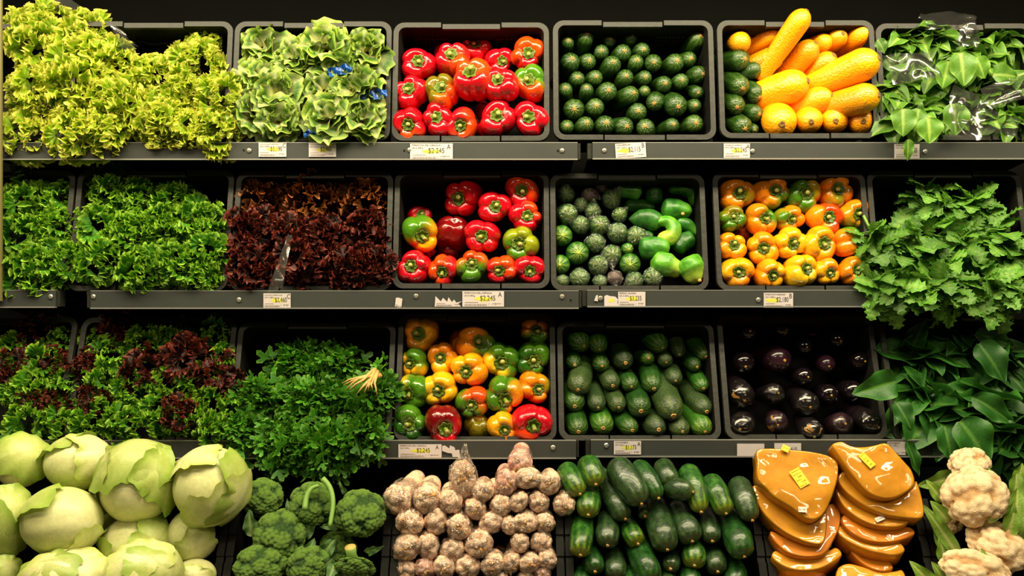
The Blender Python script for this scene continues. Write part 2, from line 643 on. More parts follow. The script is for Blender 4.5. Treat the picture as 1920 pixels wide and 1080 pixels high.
for x0, x1, lab in (
        (-10, 418, 'dark slotted bin at the bottom holding pale iceberg lettuces'),
        (421, 729, 'dark slotted bin at the bottom holding broccoli'),
        (732, 1058, 'dark slotted bin at the bottom holding film-wrapped garlic rolls'),
        (1061, 1436, 'dark slotted bin at the bottom holding long cucumbers'),
        (1439, 1748, 'dark slotted bin at the bottom holding wrapped pumpkin slices'),
        (1751, 2050, 'dark slotted bin at the bottom holding cauliflowers')):
    r = make_crate(R4, x0, x1, 962, 1165, lab, depth=0.2, mat=BIN, rimmat=BIN, grille=False, handle=False, name='display_bin', group=GB, rc=0.012, fw=0.016)
    # ribs on the side flanges
    rb = MB()
    M = r.matrix_basis
    W = (x1 - x0) * R4.mpp(M.translation) / 2
    for sx in (-1, 1):
        for k in range(6):
            rb.box((sx * (W - 0.008), -0.10 + k * 0.045, 0.0015), (0.008, 0.016, 0.0025))
    put('flange_rib', rb.mesh('flange_rib', [plain('bin_flange', (0.0035, 0.003, 0.002, 1), 0.5, spec=0.2)], False), r, kind='stuff')

# ------------------------------------------------------------------ shelves
def make_shelf(fr, x0, x1, yt, yb, deck_py, screws, label, slots=(), yoff=-0.02):
    y = fr.O.y + yoff
    A = P(x0, yb, y)
    B = P(x1, yt, y)
    L = Vector(((A.x + B.x) / 2, y, A.z))
    root = empty('display_shelf', Matrix.Translation(L))
    tag(root, label, 'shelf', 'grey metal display shelves')
    hw, hh = (B.x - A.x) / 2, (B.z - A.z) / 2
    put('price_rail', MB().box((0, 0.004, hh), (hw, 0.004, hh)).mesh('price_rail', [RAIL], False), root)
    put('edge_lip', MB().box((0, 0.002, -0.0012), (hw, 0.0055, 0.0014)).box((0, 0.004, 2 * hh + 0.0008), (hw, 0.0045, 0.0009)).mesh('edge_lip', [LIP], False), root, label='bright bare metal edge')
    put('end_cap', MB().box((-hw - 0.006, 0.02, hh), (0.005, 0.014, hh)).box((hw + 0.004, 0.02, hh), (0.003, 0.014, hh)).mesh('end_cap', [CRATE_RIM], False), root, kind='stuff')
    a = fr.on(960, deck_py, 0.0) - fr.v * 0.004
    a.x = L.x
    d = a - L
    v = []
    for sx in (-1, 1):
        for p in (d, d - fr.n * 0.30, d - fr.n * 0.30 - fr.v * 0.006, d - fr.v * 0.006):
            v.append((sx * hw, p.y, p.z))
    f = [(0, 1, 2, 3), (7, 6, 5, 4)] + [(k, k + 4, (k + 1) % 4 + 4, (k + 1) % 4) for k in range(4)]
    put('deck', new_mesh('deck', v, f, False, [BLACK]), root)
    # ledge between rail and deck
    put('ledge', MB().box((0, d.y / 2 + 0.005, min(2 * hh - 0.002, d.z - 0.006)), (hw, abs(d.y) / 2, 0.0015)).mesh('ledge', [RAIL], False), root)
    for px, py in screws:
        p = P(px, py, y - 0.001) - L
        sv, sf = revolve([0.0055, 0.0055, 0.004, 0.0022], [0, 0.0012, 0.0026, 0.003], 12)
        put('screw', new_mesh('screw', sv, sf, False, [STEEL]), root, TM(p, (0, -1, 0)))
    for px, py in slots:
        p = P(px, py, y - 0.001) - L
        sv, sf = revolve([0.002, 0.002], [0, 0.0012], 8)
        put('rivet', new_mesh('rivet', sv, sf, False, [BLACK]), root, TM(p, (0, -1, 0)))
    return root

make_shelf(R1, -60, 1083, 268, 298, 266, [(467, 282), (768, 281), (1054, 282)], 'long grey top shelf carrying lettuce and red peppers', [(758, 282), (1046, 282), (457, 281)])
make_shelf(R1, 1111, 1990, 268, 297, 266, [(1133, 282), (1411, 283), (1735, 284)], 'grey top shelf section carrying zucchini, yellow squash and spinach')
make_shelf(R2, -60, 104, 545, 575, 547, [(95, 556)], 'short grey middle shelf section beside the end panel')
make_shelf(R2, 170, 1085, 546, 577, 547, [(175, 556), (448, 562), (780, 555), (1054, 556)], 'long grey middle shelf carrying lettuce and red peppers', [(1070, 562)])
make_shelf(R2, 1101, 1990, 545, 574, 547, [(1126, 559), (1422, 562)], 'grey middle shelf section carrying orange peppers and celery')
make_shelf(R3, -60, 1080, 827, 858, 830, [(1037, 839)], 'long lower shelf carrying mixed lettuce, parsley and peppers', [(868, 849)])
make_shelf(R3, 1108, 1990, 826, 855, 828, [(1137, 835)], 'lower shelf section carrying cucumbers and eggplants')

# ------------------------------------------------------------------ price tags
TXT = {}
def text_mesh(s, size, m, sx=1.0):
    cu = bpy.data.curves.new('lettering', 'FONT')
    cu.body = s
    cu.size = size
    ob = bpy.data.objects.new('lettering', cu)
    me = bpy.data.meshes.new_from_object(ob)
    bpy.data.objects.remove(ob)
    me.name = 'lettering'
    me.materials.clear()
    me.materials.append(m)
    for v in me.vertices:
        v.co.x *= sx
    return me

def swipe(w, h, seed, m):
    """A ragged stroke of highlighter, w x h."""
    g = random.Random(seed)
    top = [(-0.5 + k / 8, 0.5 * g.uniform(0.35, 1.0) * (1 - abs(k / 4 - 1) ** 3)) for k in range(9)]
    bot = [(0.5 - k / 8, -0.5 * g.uniform(0.35, 1.0) * (1 - abs(k / 4 - 1) ** 3)) for k in range(9)]
    v = [(x * w, y * h, 0) for x, y in top + bot]
    return new_mesh('highlighter', v, [tuple(range(len(v)))[::-1]], False, [m])

def price_tag(fr, x0, x1, y0, y1, price, letter, head, label, rot=0.0, mark=True, yoff=-0.0225, sub='UN X 500 g', tear=None, foot=True):
    y = fr.O.y + yoff
    A, B = P(x0, y1, y), P(x1, y0, y)
    c = (A + B) / 2
    w, h = B.x - A.x, B.z - A.z
    M = Matrix.Translation(c) @ Matrix.Rotation(PI / 2, 4, 'X') @ Matrix.Rotation(math.radians(rot), 4, 'Z')
    if tear is None:
        v, f = box_vf((0, 0, 0), (w / 2, h / 2, 0.0005))
    else:
        pts = [((x - 0.5) * w, (yy - 0.5) * h) for x, yy in tear]
        n = len(pts)
        v = [(x, yy, 0.0005) for x, yy in pts] + [(x, yy, -0.0005) for x, yy in pts]
        f = [tuple(range(n)), tuple(range(n, 2 * n))[::-1]] + [(k, k + n, (k + 1) % n + n, (k + 1) % n) for k in range(n)]
    o = put('price_tag', new_mesh('price_tag', v, f, False, [PAPER]), None, M)
    tag(o, label, 'price tag', 'price tags on the shelf rails')
    def t(s, size, x, yy, m=INK, sx=1.0, nm='lettering'):
        put(nm, text_mesh(s, size, m, sx), o, Matrix.Translation((x * w, yy * h, 0.0009)))
    if mark:
        put('highlighter', swipe(w * 0.5, h * 0.42, x0, MARKER), o, Matrix.Translation((mark if isinstance(mark, float) else 0.02) * Vector((w, 0, 0)) + Vector((0, 0, 0.0007))))
    if price:
        sz = h * 0.46
        t(price, sz, -0.08, -0.10, sx=0.66 if w < 2.3 * h else 0.8, nm='price')
    if letter:
        t(letter, h * 0.44, 0.36, 0.14, sx=0.8, nm='class_letter')
    if head:
        t(head, min(h * 0.17, w * 1.15 / max(8, len(head))), -0.46, 0.34, nm='product_name')
        t(sub, h * 0.14, -0.46, 0.17, nm='unit')
    if foot:
        mb = MB()
        g = random.Random(x0)
        x = -0.44
        while x < 0.1:
            bw = g.choice((0.006, 0.012, 0.018))
            mb.box((x * w, -0.38 * h, 0.0008), (bw * w * 0.5, h * 0.055, 0.0002))
            x += bw + 0.012
        mb.box((-0.28 * w, -0.22 * h, 0.0008), (w * 0.16, h * 0.012, 0.0002)).box((0.33 * w, -0.30 * h, 0.0008), (w * 0.1, h * 0.012, 0.0002))
        put('barcode', mb.mesh('barcode', [GREYINK], False), o, kind='stuff')
        t('1  1  3', h * 0.2, 0.12, -0.40, GREYINK, nm='code')
    return o

price_tag(R1, 485, 537, 267, 294, '$5,190', 'C', 'LECHUGA MORADA CRESPA ROLLS', 'white price tag reading $5,190, class C, under the smooth lettuce')
price_tag(R1, 579, 630, 268, 294, '$2,460', 'C', 'LECHUGA VERDE LISA ROLLA', 'white price tag reading $2,460 on the top rail')
price_tag(R1, 769, 849, 269, 299, '$2 245', 'A', 'PIMENTON DEL CARULLA', 'wide white tag reading $2 245 under the red pepper crate')
price_tag(R1, 1154, 1211, 268, 296, '$2,115', 'B', 'CALABACIN', 'tilted pink-white tag reading $2,115 under the zucchini', rot=3.5, mark=-0.22)
price_tag(R1, 1357, 1406, 269, 296, '$2,245', 'A', 'CALABACIN AMARILLO', 'small price tag reading $2,245 under the yellow squash')
price_tag(R1, 1677, 1724, 270, 297, '$2,450', '', 'ESPINACA', 'price tag half hidden by a hanging spinach leaf')
price_tag(R2, 494, 545, 550, 577, '$2,460', 'C', 'LECHUGA CRESPA ROJA', 'white tag reading $2,460 under the dark red lettuce')
price_tag(R2, 741, 754, 558, 577, '', '', '', 'tiny torn white sticker on the middle rail', rot=-4, mark=False, tear=[(0, 0.05), (0.5, 0), (0.95, 0.1), (1, 0.9), (0.4, 1), (0.05, 0.95)])
price_tag(R2, 815, 867, 553, 575, '', '', '', 'ragged torn tag remains beside the wide $2,245 tag', mark=False,
          tear=[(0, 0), (0.95, 0), (0.85, 0.25), (0.98, 0.45), (0.78, 0.35), (0.7, 0.6), (0.62, 0.4), (0.5, 0.8), (0.45, 0.42), (0.3, 0.75), (0.22, 0.45), (0.03, 0.9)])
price_tag(R2, 867, 945, 546, 575, '$2,245', 'A', 'PIMENTON DEL CARULLA', 'wide white tag reading $2,245 on the middle rail')
price_tag(R2, 1114, 1121, 553, 565, '', '', '', 'scrap of paper beside a screw on the middle rail', mark=False, foot=False, tear=[(0, 0.1), (1, 0), (1, 1), (0.5, 0.9)])
price_tag(R2, 1133, 1159, 553, 574, '', '', '', 'torn tag with yellow marker beside the $3,235 tag', mark=True, foot=False,
          tear=[(0, 0), (1, 0), (0.95, 0.4), (1, 0.6), (0.8, 0.85), (0.4, 0.9), (0.2, 1), (0, 0.9)])
price_tag(R2, 1159, 1210, 547, 574, '$3,235', '', 'PEPINO ZUKINI', 'white price tag reading $3,235 under the wrapped squash')
price_tag(R2, 1432, 1487, 549, 577, '$2,180', 'B', 'PIMENTON NARANJA', 'white price tag reading $2,180 under the orange peppers', mark=-0.2)
price_tag(R3, 747, 828, 833, 858, '$2,245', 'A', 'PIMENTON DEL CARULLA', 'wide cream tag reading $2,245 on the lower rail')
price_tag(R3, 829, 862, 834, 857, '', '', '', 'torn tag remains beside the wide cream tag', mark=False, foot=False,
          tear=[(0, 0.5), (0.3, 0.35), (0.55, 0.3), (0.6, 0), (1, 0.02), (0.98, 0.6), (0.75, 0.55), (0.7, 0.8), (0.45, 0.95), (0.4, 0.7), (0.15, 0.95), (0, 0.9)])
price_tag(R3, 1151, 1202, 827, 852, '$1,175', 'A', 'COHOMBRO', 'white price tag reading $1,175 under the cucumber crate')
price_tag(R3, 1382, 1433, 832, 855, '', '', '', 'blank beige tag on the lower rail above the pumpkin', mark=False, foot=False)
price_tag(R3, 1452, 1502, 831, 856, '$1,610', '', '', 'beige tag partly covered by the big pumpkin slice', mark=False, foot=False)
price_tag(R3, 1664, 1698, 828, 853, '', '', 'BERENJENA', 'beige tag half hidden behind the folded pumpkin slice', mark=False, foot=True)
# ------------------------------------------------------------------ bell peppers
CALYX = plain('pepper_calyx', S(88, 110, 26), 0.45, vary=0.35, bump=0.2, bscale=6)
STALK = plain('pepper_stalk', S(112, 132, 40), 0.5, vary=0.3, bscale=5)
CUT = plain('cut_stalk', S(172, 162, 84), 0.7, vary=0.15, bscale=8)

def pepper_variant(seed, n):
    g = np.random.default_rng(seed)
    nt, npz = 54, 34
    th = np.linspace(0, 2 * PI, nt, endpoint=False)
    ph = np.linspace(-PI / 2, PI / 2, npz)
    off = g.uniform(0, 6.28)
    warp = 0.22 * np.sin(th + g.uniform(0, 6.28)) + 0.10 * np.sin(2 * th + g.uniform(0, 6.28))
    lob = np.abs(np.sin(n * (th + warp - off) / 2))
    lob = lob ** 0.55
    amp = 1 + 0.10 * np.sin(th + g.uniform(0, 6.28)) + 0.07 * np.sin(2 * th + g.uniform(0, 6.28))
    vs = []
    for p in ph:
        c, s_ = math.cos(p), math.sin(p)
        r0 = max(c, 0) ** 0.62
        z0 = math.copysign(abs(s_) ** 0.85, s_)
        up = max(0, s_)
        dn = max(0, -s_)
        depth = 0.20 + 0.22 * up ** 2 + 0.16 * dn ** 2
        r = r0 * amp * (1 - depth * (1 - lob)) * (1 - 0.18 * dn)
        z = z0 * 1.02 + up * 0.10 * (lob - 0.5) * r0
        rho = r
        z = z - 0.46 * np.exp(-(rho / 0.40) ** 2) * (up > 0.1)
        z = z + 0.22 * np.exp(-(rho / 0.25) ** 2) * (dn > 0.1)
        vs.append(np.stack([r * np.cos(th), r * np.sin(th), z], 1))
    v = np.concatenate(vs)
    f = grid_faces(nt, npz, True)
    return new_mesh('pepper_body', v, f)

def calyx_variant(seed, n=5):
    g = np.random.default_rng(seed)
    nt = 30
    th = np.linspace(0, 2 * PI, nt, endpoint=False)
    edge = 1 + 0.13 * np.cos((n + 1) * th + g.uniform(0, 6)) + 0.05 * np.cos(3 * th)
    v = []
    rr = [0.34, 0.33, 0.26, 0.18, 0.10]
    zz = [1.02 - 0.46 * math.exp(-(q / 0.40) ** 2) + (0.02, 0.065, 0.075, 0.085, 0.09)[i] for i, q in enumerate(rr)]
    for k in range(5):
        e = edge if k < 3 else 1
        ridge = 0.025 * np.cos(2 * n * th) * (k in (1, 2, 3))
        v.append(np.stack([rr[k] * e * np.cos(th), rr[k] * e * np.sin(th), zz[k] + ridge + (0.06 if k == 1 else 0) * 0], 1))
    v = np.concatenate(v)
    f = grid_faces(nt, 5, True) + [tuple(4 * nt + i for i in range(nt))]
    return new_mesh('calyx', v, f, True, [CALYX])

def stalk_variant(seed):
    g = np.random.default_rng(seed)
    bx, by = g.uniform(-0.12, 0.12, 2)
    v, f = tube([(0, 0, 0.56), (bx * 0.2, by * 0.2, 0.72), (bx * 0.7, by * 0.7, 0.88), (bx, by, 1.0)], [0.17, 0.115, 0.105, 0.12], 10)
    idx = [0] * (len(f) - 1) + [1]
    return new_mesh('stalk', v, f, True, [STALK, CUT], idx)

PEPV = [pepper_variant(11 + k, (4, 3, 4, 4, 3, 4)[k]) for k in range(6)]
CALV = [calyx_variant(31 + k) for k in range(4)]
STKV = [stalk_variant(41 + k) for k in range(5)]
PEPM = {}

def pepper(fr, px, py, rx, ry, sx, sy, cols, d, label, group, rnd):
    c = fr.on(px, py, d)
    k = fr.mpp(c)
    r = (rx + ry) / 2 * k * 1.12
    if sx is None:
        ax = Vector((rnd.uniform(-0.4, 0.4), 0.75, -0.6))
    else:
        ox, oz = (sx - px) / rx * 0.95, (py - sy) / ry * 0.95
        m = math.hypot(ox, oz)
        if m > 0.85:
            ox, oz = ox / m * 0.85, oz / m * 0.85
        ax = Vector((ox, -math.sqrt(1 - ox * ox - oz * oz), oz))
    vi = rnd.randrange(6)
    key = (vi, cols)
    if key not in PEPM:
        PEPM[key] = remat(PEPV[vi], [pepper_mat(*cols)])
    # flattened or widened as the photograph shows it
    e = (rx / ry) ** 0.4
    M = TM(c, ax, rnd.uniform(0, 6.28), (r, r, r * rnd.uniform(0.9, 1.0)))
    M = Matrix.Translation(c) @ Matrix.Diagonal((e, 1, 1 / e, 1)) @ Matrix.Translation(-c) @ M
    q, s3 = M.to_quaternion(), M.to_scale()
    o = put('bell_pepper', PEPM[key], None, Matrix.LocRotScale(c, q, s3))
    tag(o, label, 'bell pepper', group)
    if sx is not None:
        put('calyx', rnd.choice(CALV), o, TM((0, 0, 0.0), None, rnd.uniform(0, 6)))
        put('stalk', rnd.choice(STKV), o, TM((0, 0, 0.02), None, rnd.uniform(0, 6)))
    return o

def conv(x0, y0, s):
    return lambda x, y: (x0 + x / s, y0 + y / s)

def peppers(fr, data, x0, y0, s, crate, group, ytop, ybot, seed):
    rnd = random.Random(seed)
    cv = conv(x0, y0, s)
    pts = [cv(a[0], a[1]) for a in data]
    pl = places(pts, 34)
    for a, (px, py), place in zip(data, pts, pl):
        X, Y, RX, RY, SX, SY, cols, look = a[:8]
        back = a[8] if len(a) > 8 else 0.0
        d = -0.050 + 0.030 * (py - ytop) / (ybot - ytop) - back
        sp = cv(SX, SY) if SX is not None else (None, None)
        pepper(fr, px, py, RX / s, RY / s, sp[0], sp[1], cols, d, '%s bell pepper, %s of the %s' % (look, place, crate), group, rnd)

R_ = ('red', 'red', 0.0)
peppers(R1, [
    (1072, 360, 90, 90, 1068, 362, R_, 'plain red'), (1252, 350, 88, 98, 1253, 312, ('red', 'orange_red', 0.3), 'pale-topped red'), (1385, 265, 90, 72, 1385, 262, R_, 'shaded red', 0.05),
    (1208, 300, 55, 50, None, None, R_, 'partly hidden red', 0.05), (1368, 462, 96, 118, 1358, 408, ('red', 'orange_red', 0.6), 'tall upturned red', -0.03),
    (1525, 350, 75, 78, 1538, 360, R_, 'small shaded red', 0.035), (1678, 314, 92, 88, 1682, 316, ('red', 'orange_red', 0.7), 'orange-tinged red'),
    (1525, 485, 84, 98, 1505, 455, R_, 'pinkish shiny red', -0.03), (1692, 482, 92, 96, 1682, 462, ('orange_red', 'green', 0.6), 'half green half orange', -0.01),
    (1030, 520, 95, 88, 1012, 515, R_, 'three-lobed red'), (1203, 530, 90, 95, 1192, 503, ('olive', 'orange_red', 0.35), 'brownish olive', -0.01),
    (1020, 695, 93, 88, 1012, 718, ('red', 'orange_red', 0.2), 'bright red'), (1168, 680, 82, 92, 1172, 670, R_, 'narrow red'),
    (1318, 700, 90, 84, 1300, 722, ('orange_red', 'red', 0.4), 'orange-red'), (1500, 672, 95, 98, 1506, 660, R_, 'deeply lobed red'),
    (1688, 675, 95, 95, 1680, 670, R_, 'squarish red'), (1432, 625, 60, 45, None, None, ('red', 'red', 0.0), 'hidden red', 0.06),
    (1420, 420, 70, 80, None, None, R_, 'half hidden red', 0.05), (1440, 735, 70, 35, None, None, ('red', 'red', 0.0), 'mostly hidden red', 0.045),
], 430, 0, 3, 'top red pepper crate', 'red bell peppers in the top crate', 60, 262, 1)
peppers(R2, [
    (1322, 220, 98, 100, 1285, 228, R_, 'big sideways red', 0.02), (1070, 318, 74, 48, 1080, 315, R_, 'shaded red', 0.04), (1068, 418, 105, 88, 1098, 435, ('yellow_orange', 'green', 0.45), 'yellow and green'),
    (1262, 412, 88, 104, None, None, ('dark_red', 'red', 0.0), 'dark wrinkled red', 0.05), (1495, 270, 80, 92, 1498, 262, R_, 'narrow red'),
    (1648, 172, 92, 92, 1642, 180, ('red', 'orange_red', 0.5), 'orange-tinged red'), (1672, 325, 90, 80, 1675, 320, ('red', 'orange_red', 0.2), 'flattened red'),
    (1432, 428, 95, 90, 1420, 432, R_, 'broad red'), (1632, 472, 100, 94, 1625, 475, ('yellow_green', 'green', 0.5), 'yellow-green'),
    (1042, 600, 90, 92, 1028, 600, R_, 'many-lobed red'), (1205, 610, 78, 86, 1203, 640, ('red', 'orange_red', 0.6), 'orange-red'),
    (1365, 595, 92, 84, 1368, 590, ('orange_red', 'green', 0.55), 'orange and green'), (1525, 612, 80, 80, 1518, 628, ('red', 'orange_red', 0.5), 'small orange-red'),
    (1682, 615, 84, 80, 1693, 630, R_, 'glossy red'), (1232, 515, 62, 42, None, None, ('dark_red', 'red', 0.0), 'hidden dark red', 0.07),
    (1098, 508, 55, 40, None, None, ('dark_red', 'red', 0.1), 'barely visible red', 0.06),
], 430, 300, 3, 'middle red pepper crate', 'bell peppers in the middle red crate', 330, 540, 2)
YO, OG = ('yellow_orange', 'orange', 0.4), ('orange', 'green', 0.18)
peppers(R2, [
    (195, 200, 104, 96, 195, 205, ('orange', 'olive', 0.3), 'dull orange'), (397, 192, 102, 96, 410, 190, OG, 'orange green-topped'), (588, 208, 92, 106, 590, 200, ('green', 'yellow_orange', 0.25), 'green yellow-footed'),
    (768, 185, 104, 100, 782, 182, OG, 'green-lobed', 0.0), (168, 358, 80, 78, 168, 348, ('green', 'olive', 0.3), 'olive green'), (337, 352, 94, 82, 348, 355, ('orange', 'green', 0.38), 'orange green-bottomed'),
    (497, 348, 82, 76, 512, 365, ('orange', 'green', 0.25), 'small orange'), (712, 345, 102, 94, 730, 348, ('orange_red', 'orange', 0.3), 'deep orange-red'), (890, 322, 87, 96, 903, 335, OG, 'glossy orange'),
    (168, 520, 84, 82, 163, 512, YO, 'yellow-orange'), (343, 525, 92, 90, 337, 535, YO, 'squarish yellow-orange'), (505, 504, 92, 90, 515, 508, ('yellow', 'yellow_orange', 0.4), 'yellow'),
    (688, 508, 95, 106, 695, 508, YO, 'large yellow-orange'), (852, 500, 80, 88, 915, 480, ('orange', 'green', 0.35), 'orange green-sided'), (192, 665, 104, 82, 190, 668, YO, 'broad yellow-orange'),
    (385, 675, 94, 74, 395, 690, YO, 'low yellow-orange'), (560, 662, 102, 86, 597, 660, ('yellow', 'yellow_orange', 0.3), 'large yellow'), (730, 672, 78, 74, 740, 682, YO, 'small yellow-orange'),
    (872, 668, 82, 80, 900, 660, ('orange', 'yellow_orange', 0.4), 'plain orange'), (228, 440, 45, 40, None, None, ('orange_red', 'orange', 0.3), 'hidden orange', 0.06),
], 1320, 300, 3.2, 'middle orange pepper crate', 'bell peppers in the middle orange crate', 330, 540, 3)
peppers(R3, [
    (1123, 135, 99, 90, 1108, 132, YO, 'large yellow-orange'), (1350, 165, 70, 75, None, None, ('orange', 'orange_red', 0.4), 'shaded orange', 0.045), (1415, 182, 97, 94, 1440, 165, ('orange', 'green', 0.5), 'orange green-topped'),
    (1722, 118, 79, 73, 1735, 112, ('orange', 'green', 0.4), 'orange green-footed'), (1080, 280, 74, 73, 1060, 288, ('yellow_orange', 'green', 0.4), 'yellow green-sided'), (1228, 262, 80, 80, 1225, 255, ('orange', 'yellow_orange', 0.4), 'plain orange'),
    (1372, 328, 87, 90, 1360, 330, ('yellow_orange', 'orange', 0.5), 'warm yellow-orange', -0.01), (1540, 275, 94, 94, 1550, 285, ('green', 'yellow', 0.45), 'green and yellow'), (1718, 272, 90, 88, 1725, 275, ('green', 'dark_green', 0.3), 'all green'),
    (1078, 437, 80, 90, 1052, 450, ('green', 'yellow', 0.3), 'mostly green'), (1225, 427, 88, 90, 1215, 432, ('yellow', 'yellow_orange', 0.4), 'bright yellow'), (1388, 502, 82, 84, 1392, 508, ('green', 'orange_red', 0.3), 'green orange-flecked'),
    (1560, 465, 92, 102, 1568, 480, ('green', 'orange', 0.25), 'tall green', -0.005), (1725, 425, 84, 80, 1750, 425, ('orange', 'green', 0.15), 'orange'), (1068, 615, 88, 92, 1060, 608, ('dark_green', 'green', 0.3), 'deep green'),
    (1245, 627, 94, 106, 1255, 640, ('dark_red', 'red', 0.35), 'dark red three-lobed', -0.015), (1418, 632, 74, 66, None, None, ('olive', 'yellow_orange', 0.2), 'olive wrinkled', 0.025), (1565, 632, 80, 76, 1565, 640, YO, 'small yellow-orange'),
    (1712, 598, 98, 100, 1720, 620, ('red', 'orange_red', 0.2), 'big bright red', -0.01), (1215, 180, 45, 40, None, None, ('orange', 'green', 0.3), 'hidden orange', 0.07),
], 400, 580, 2.866, 'lower pepper crate', 'bell peppers in the lower crate', 600, 820, 4)

# ------------------------------------------------------------------ pods: zucchini, yellow squash, cucumber, eggplant
def pod_mesh(name, L, mat, seed=0, nseg=28, flat=0.0, bend=0.0, lumps=0.02, facets=0.0, neck=1.0, front=1.0, nr=26):
    """A long fruit along local z: front cap (radius 1) centred on the origin with its tip at z=front, body running back to z=-L."""
    g = np.random.default_rng(seed)
    zz, rr = [], []
    for k in range(nr):
        u = k / (nr - 1)
        if u < 0.35:
            a = u / 0.35 * PI / 2
            z, r = front * math.cos(a), math.sin(a) ** (1 - flat)
        elif u < 0.8:
            q = (u - 0.35) / 0.45
            z, r = -q * (L - neck * 0.9), 1 + 0.05 * math.sin(q * PI) - (1 - neck) * q
        else:
            a = (u - 0.8) / 0.2 * PI / 2
            z, r = -(L - neck * 0.9) - math.sin(a) * neck * 0.9, max(math.cos(a), 0.02) * neck
        zz.append(z)
        rr.append(max(r, 0.012))
    fun = None
    if facets:
        fun = lambda th, k: 1 - facets * (0.5 + 0.5 * np.cos(th * 8))
    v, f = revolve(rr[::-1], zz[::-1], nseg, fun)
    rad = np.hypot(v[:, 0], v[:, 1])
    dn = lumps * vnoise(v, 2.2, seed)
    v[:, :2] *= (1 + dn)[:, None]
    if bend:
        v[:, 0] += bend * (v[:, 2] / L) ** 2 * L
    return new_mesh(name, v, f, True, [mat])

def star_scar(seed, mats, arms=8, ra=0.5, disc=0.17, front=1.0):
    """The dried flower end: a small knob with thin rays lying on the skin around it."""
    g = np.random.default_rng(seed)
    mb = MB()
    sk = lambda r: front * math.sqrt(max(0, 1 - r * r)) + 0.018
    v, f = revolve([disc, disc * 1.05, disc * 0.8, disc * 0.35], [sk(disc) - 0.04, sk(disc) + 0.02, sk(0) + 0.05, sk(0) + 0.03], 12, lambda th, k: 1 + 0.18 * np.cos(5 * th + k))
    mb.add(v, f, 0)
    for k in range(arms):
        a = 2 * PI * k / arms + g.normal(0, 0.12)
        L = ra * g.uniform(0.7, 1.15)
        w = 0.045 * g.uniform(0.8, 1.5)
        pts = []
        for q in range(5):
            r = disc * 0.8 + (L - disc * 0.8) * q / 4
            ww = w * (1 - q / 4.3)
            for sgn in (-1, 1):
                pts.append((r * math.cos(a) - sgn * ww * math.sin(a), r * math.sin(a) + sgn * ww * math.cos(a), sk(r) + 0.006))
        mb.add(pts, [(2 * q, 2 * q + 2, 2 * q + 3, 2 * q + 1) for q in range(4)], 1)
    return mb.mesh('blossom_scar', mats)

def knob_scar(seed, mats, disc=0.2, front=1.0, flat=0.0):
    g = np.random.default_rng(seed)
    a = g.uniform(0, 6)
    v, f = revolve([disc * 1.1, disc, disc * 0.7, disc * 0.3], [front * 0.94, front * 1.015, front * 1.04, front * 1.0], 14, lambda th, k: 1 + 0.10 * np.cos(5 * th + a + k * 0.4) + 0.08 * np.cos(3 * th + a))
    return new_mesh('blossom_scar', v, f, True, mats)

TAN = plain('dry_scar', S(196, 150, 84), 0.8, vary=0.35, bump=0.3, bscale=9)
TAN2 = plain('dark_scar', S(128, 96, 48), 0.85, vary=0.45, bump=0.4, bscale=7)
RAY = plain('scar_rays', S(150, 158, 80), 0.6, vary=0.2, bscale=6)

ZUC = cucurbit_mat('zucchini_skin', S(28, 57, 16), S(57, 94, 32), S(106, 136, 58), 10, 0.85, 0.22, 0.3, 0.25)
ZUCV = [pod_mesh('zucchini', 5.0 + k % 3, ZUC, 60 + k, facets=0.02 + 0.015 * (k % 2), front=0.8 + 0.12 * (k % 3)) for k in range(5)]
ZTAN = plain('zucchini_scar', S(178, 122, 62), 0.85, vary=0.45, bump=0.3, bscale=8)
ZSCAR = [[star_scar(70 + k, [ZTAN, RAY], 7 + k % 3, front=0.8 + 0.12 * (kk % 3)) for k in range(2)] for kk in range(5)]

def place_pod(name, me, scar, fr, px, py, r_px, tx, ty, d, label, cat, group, rnd, k_tip=0.5, tall=1.0, s=None):
    c = fr.on(px, py, d)
    r = r_px * fr.mpp(c)
    ox, oz = (tx - px) / r_px * k_tip, (py - ty) / r_px * k_tip
    m = math.hypot(ox, oz)
    if m > 0.86:
        ox, oz = ox / m * 0.86, oz / m * 0.86
    ax = Vector((ox, -math.sqrt(1 - ox * ox - oz * oz), oz))
    o = put(name, me, None, TM(c, ax, rnd.uniform(0, 6.28), r))
    tag(o, label, cat, group)
    if scar is not None:
        put('blossom_scar', scar, o, TM((0, 0, 0), None, rnd.uniform(0, 6)), label='dried flower end')
    return o

rnd = random.Random(5)
Z = [(155,280,44,160,265),(270,250,58,287,218),(430,265,42,437,258),(567,250,43,585,230),(1000,262,60,1020,235),(375,340,48,370,335),(515,345,56,530,342),(640,330,52,655,340),
 (172,408,64,195,380),(288,402,53,308,412),(443,425,61,460,410),(600,408,52,607,393),(714,412,57,710,430),(855,410,61,873,402),(945,388,51,960,400),(1012,487,58,1050,503),
 (217,515,50,225,505),(335,508,50,347,515),(530,508,55,533,510),(657,508,48,665,513),(782,550,54,792,562),(895,530,50,900,533),(138,587,48,132,570),(278,590,47,275,565),
 (414,598,62,425,605),(563,620,60,603,612),(657,597,39,658,597),(1000,605,43,1003,628),(195,715,70,195,735),(335,700,58,342,697),(612,732,60,615,740),(725,668,60,697,706),
 (862,690,74,873,733),(980,693,48,980,703),(148,830,48,150,830),(268,818,58,290,800),(398,820,66,408,803),(525,828,62,558,842),(662,835,60,640,830),(835,820,50,847,820),(980,810,61,995,812)]
cv = conv(1020, 0, 3.484)
pts = [cv(a[0], a[1]) for a in Z]
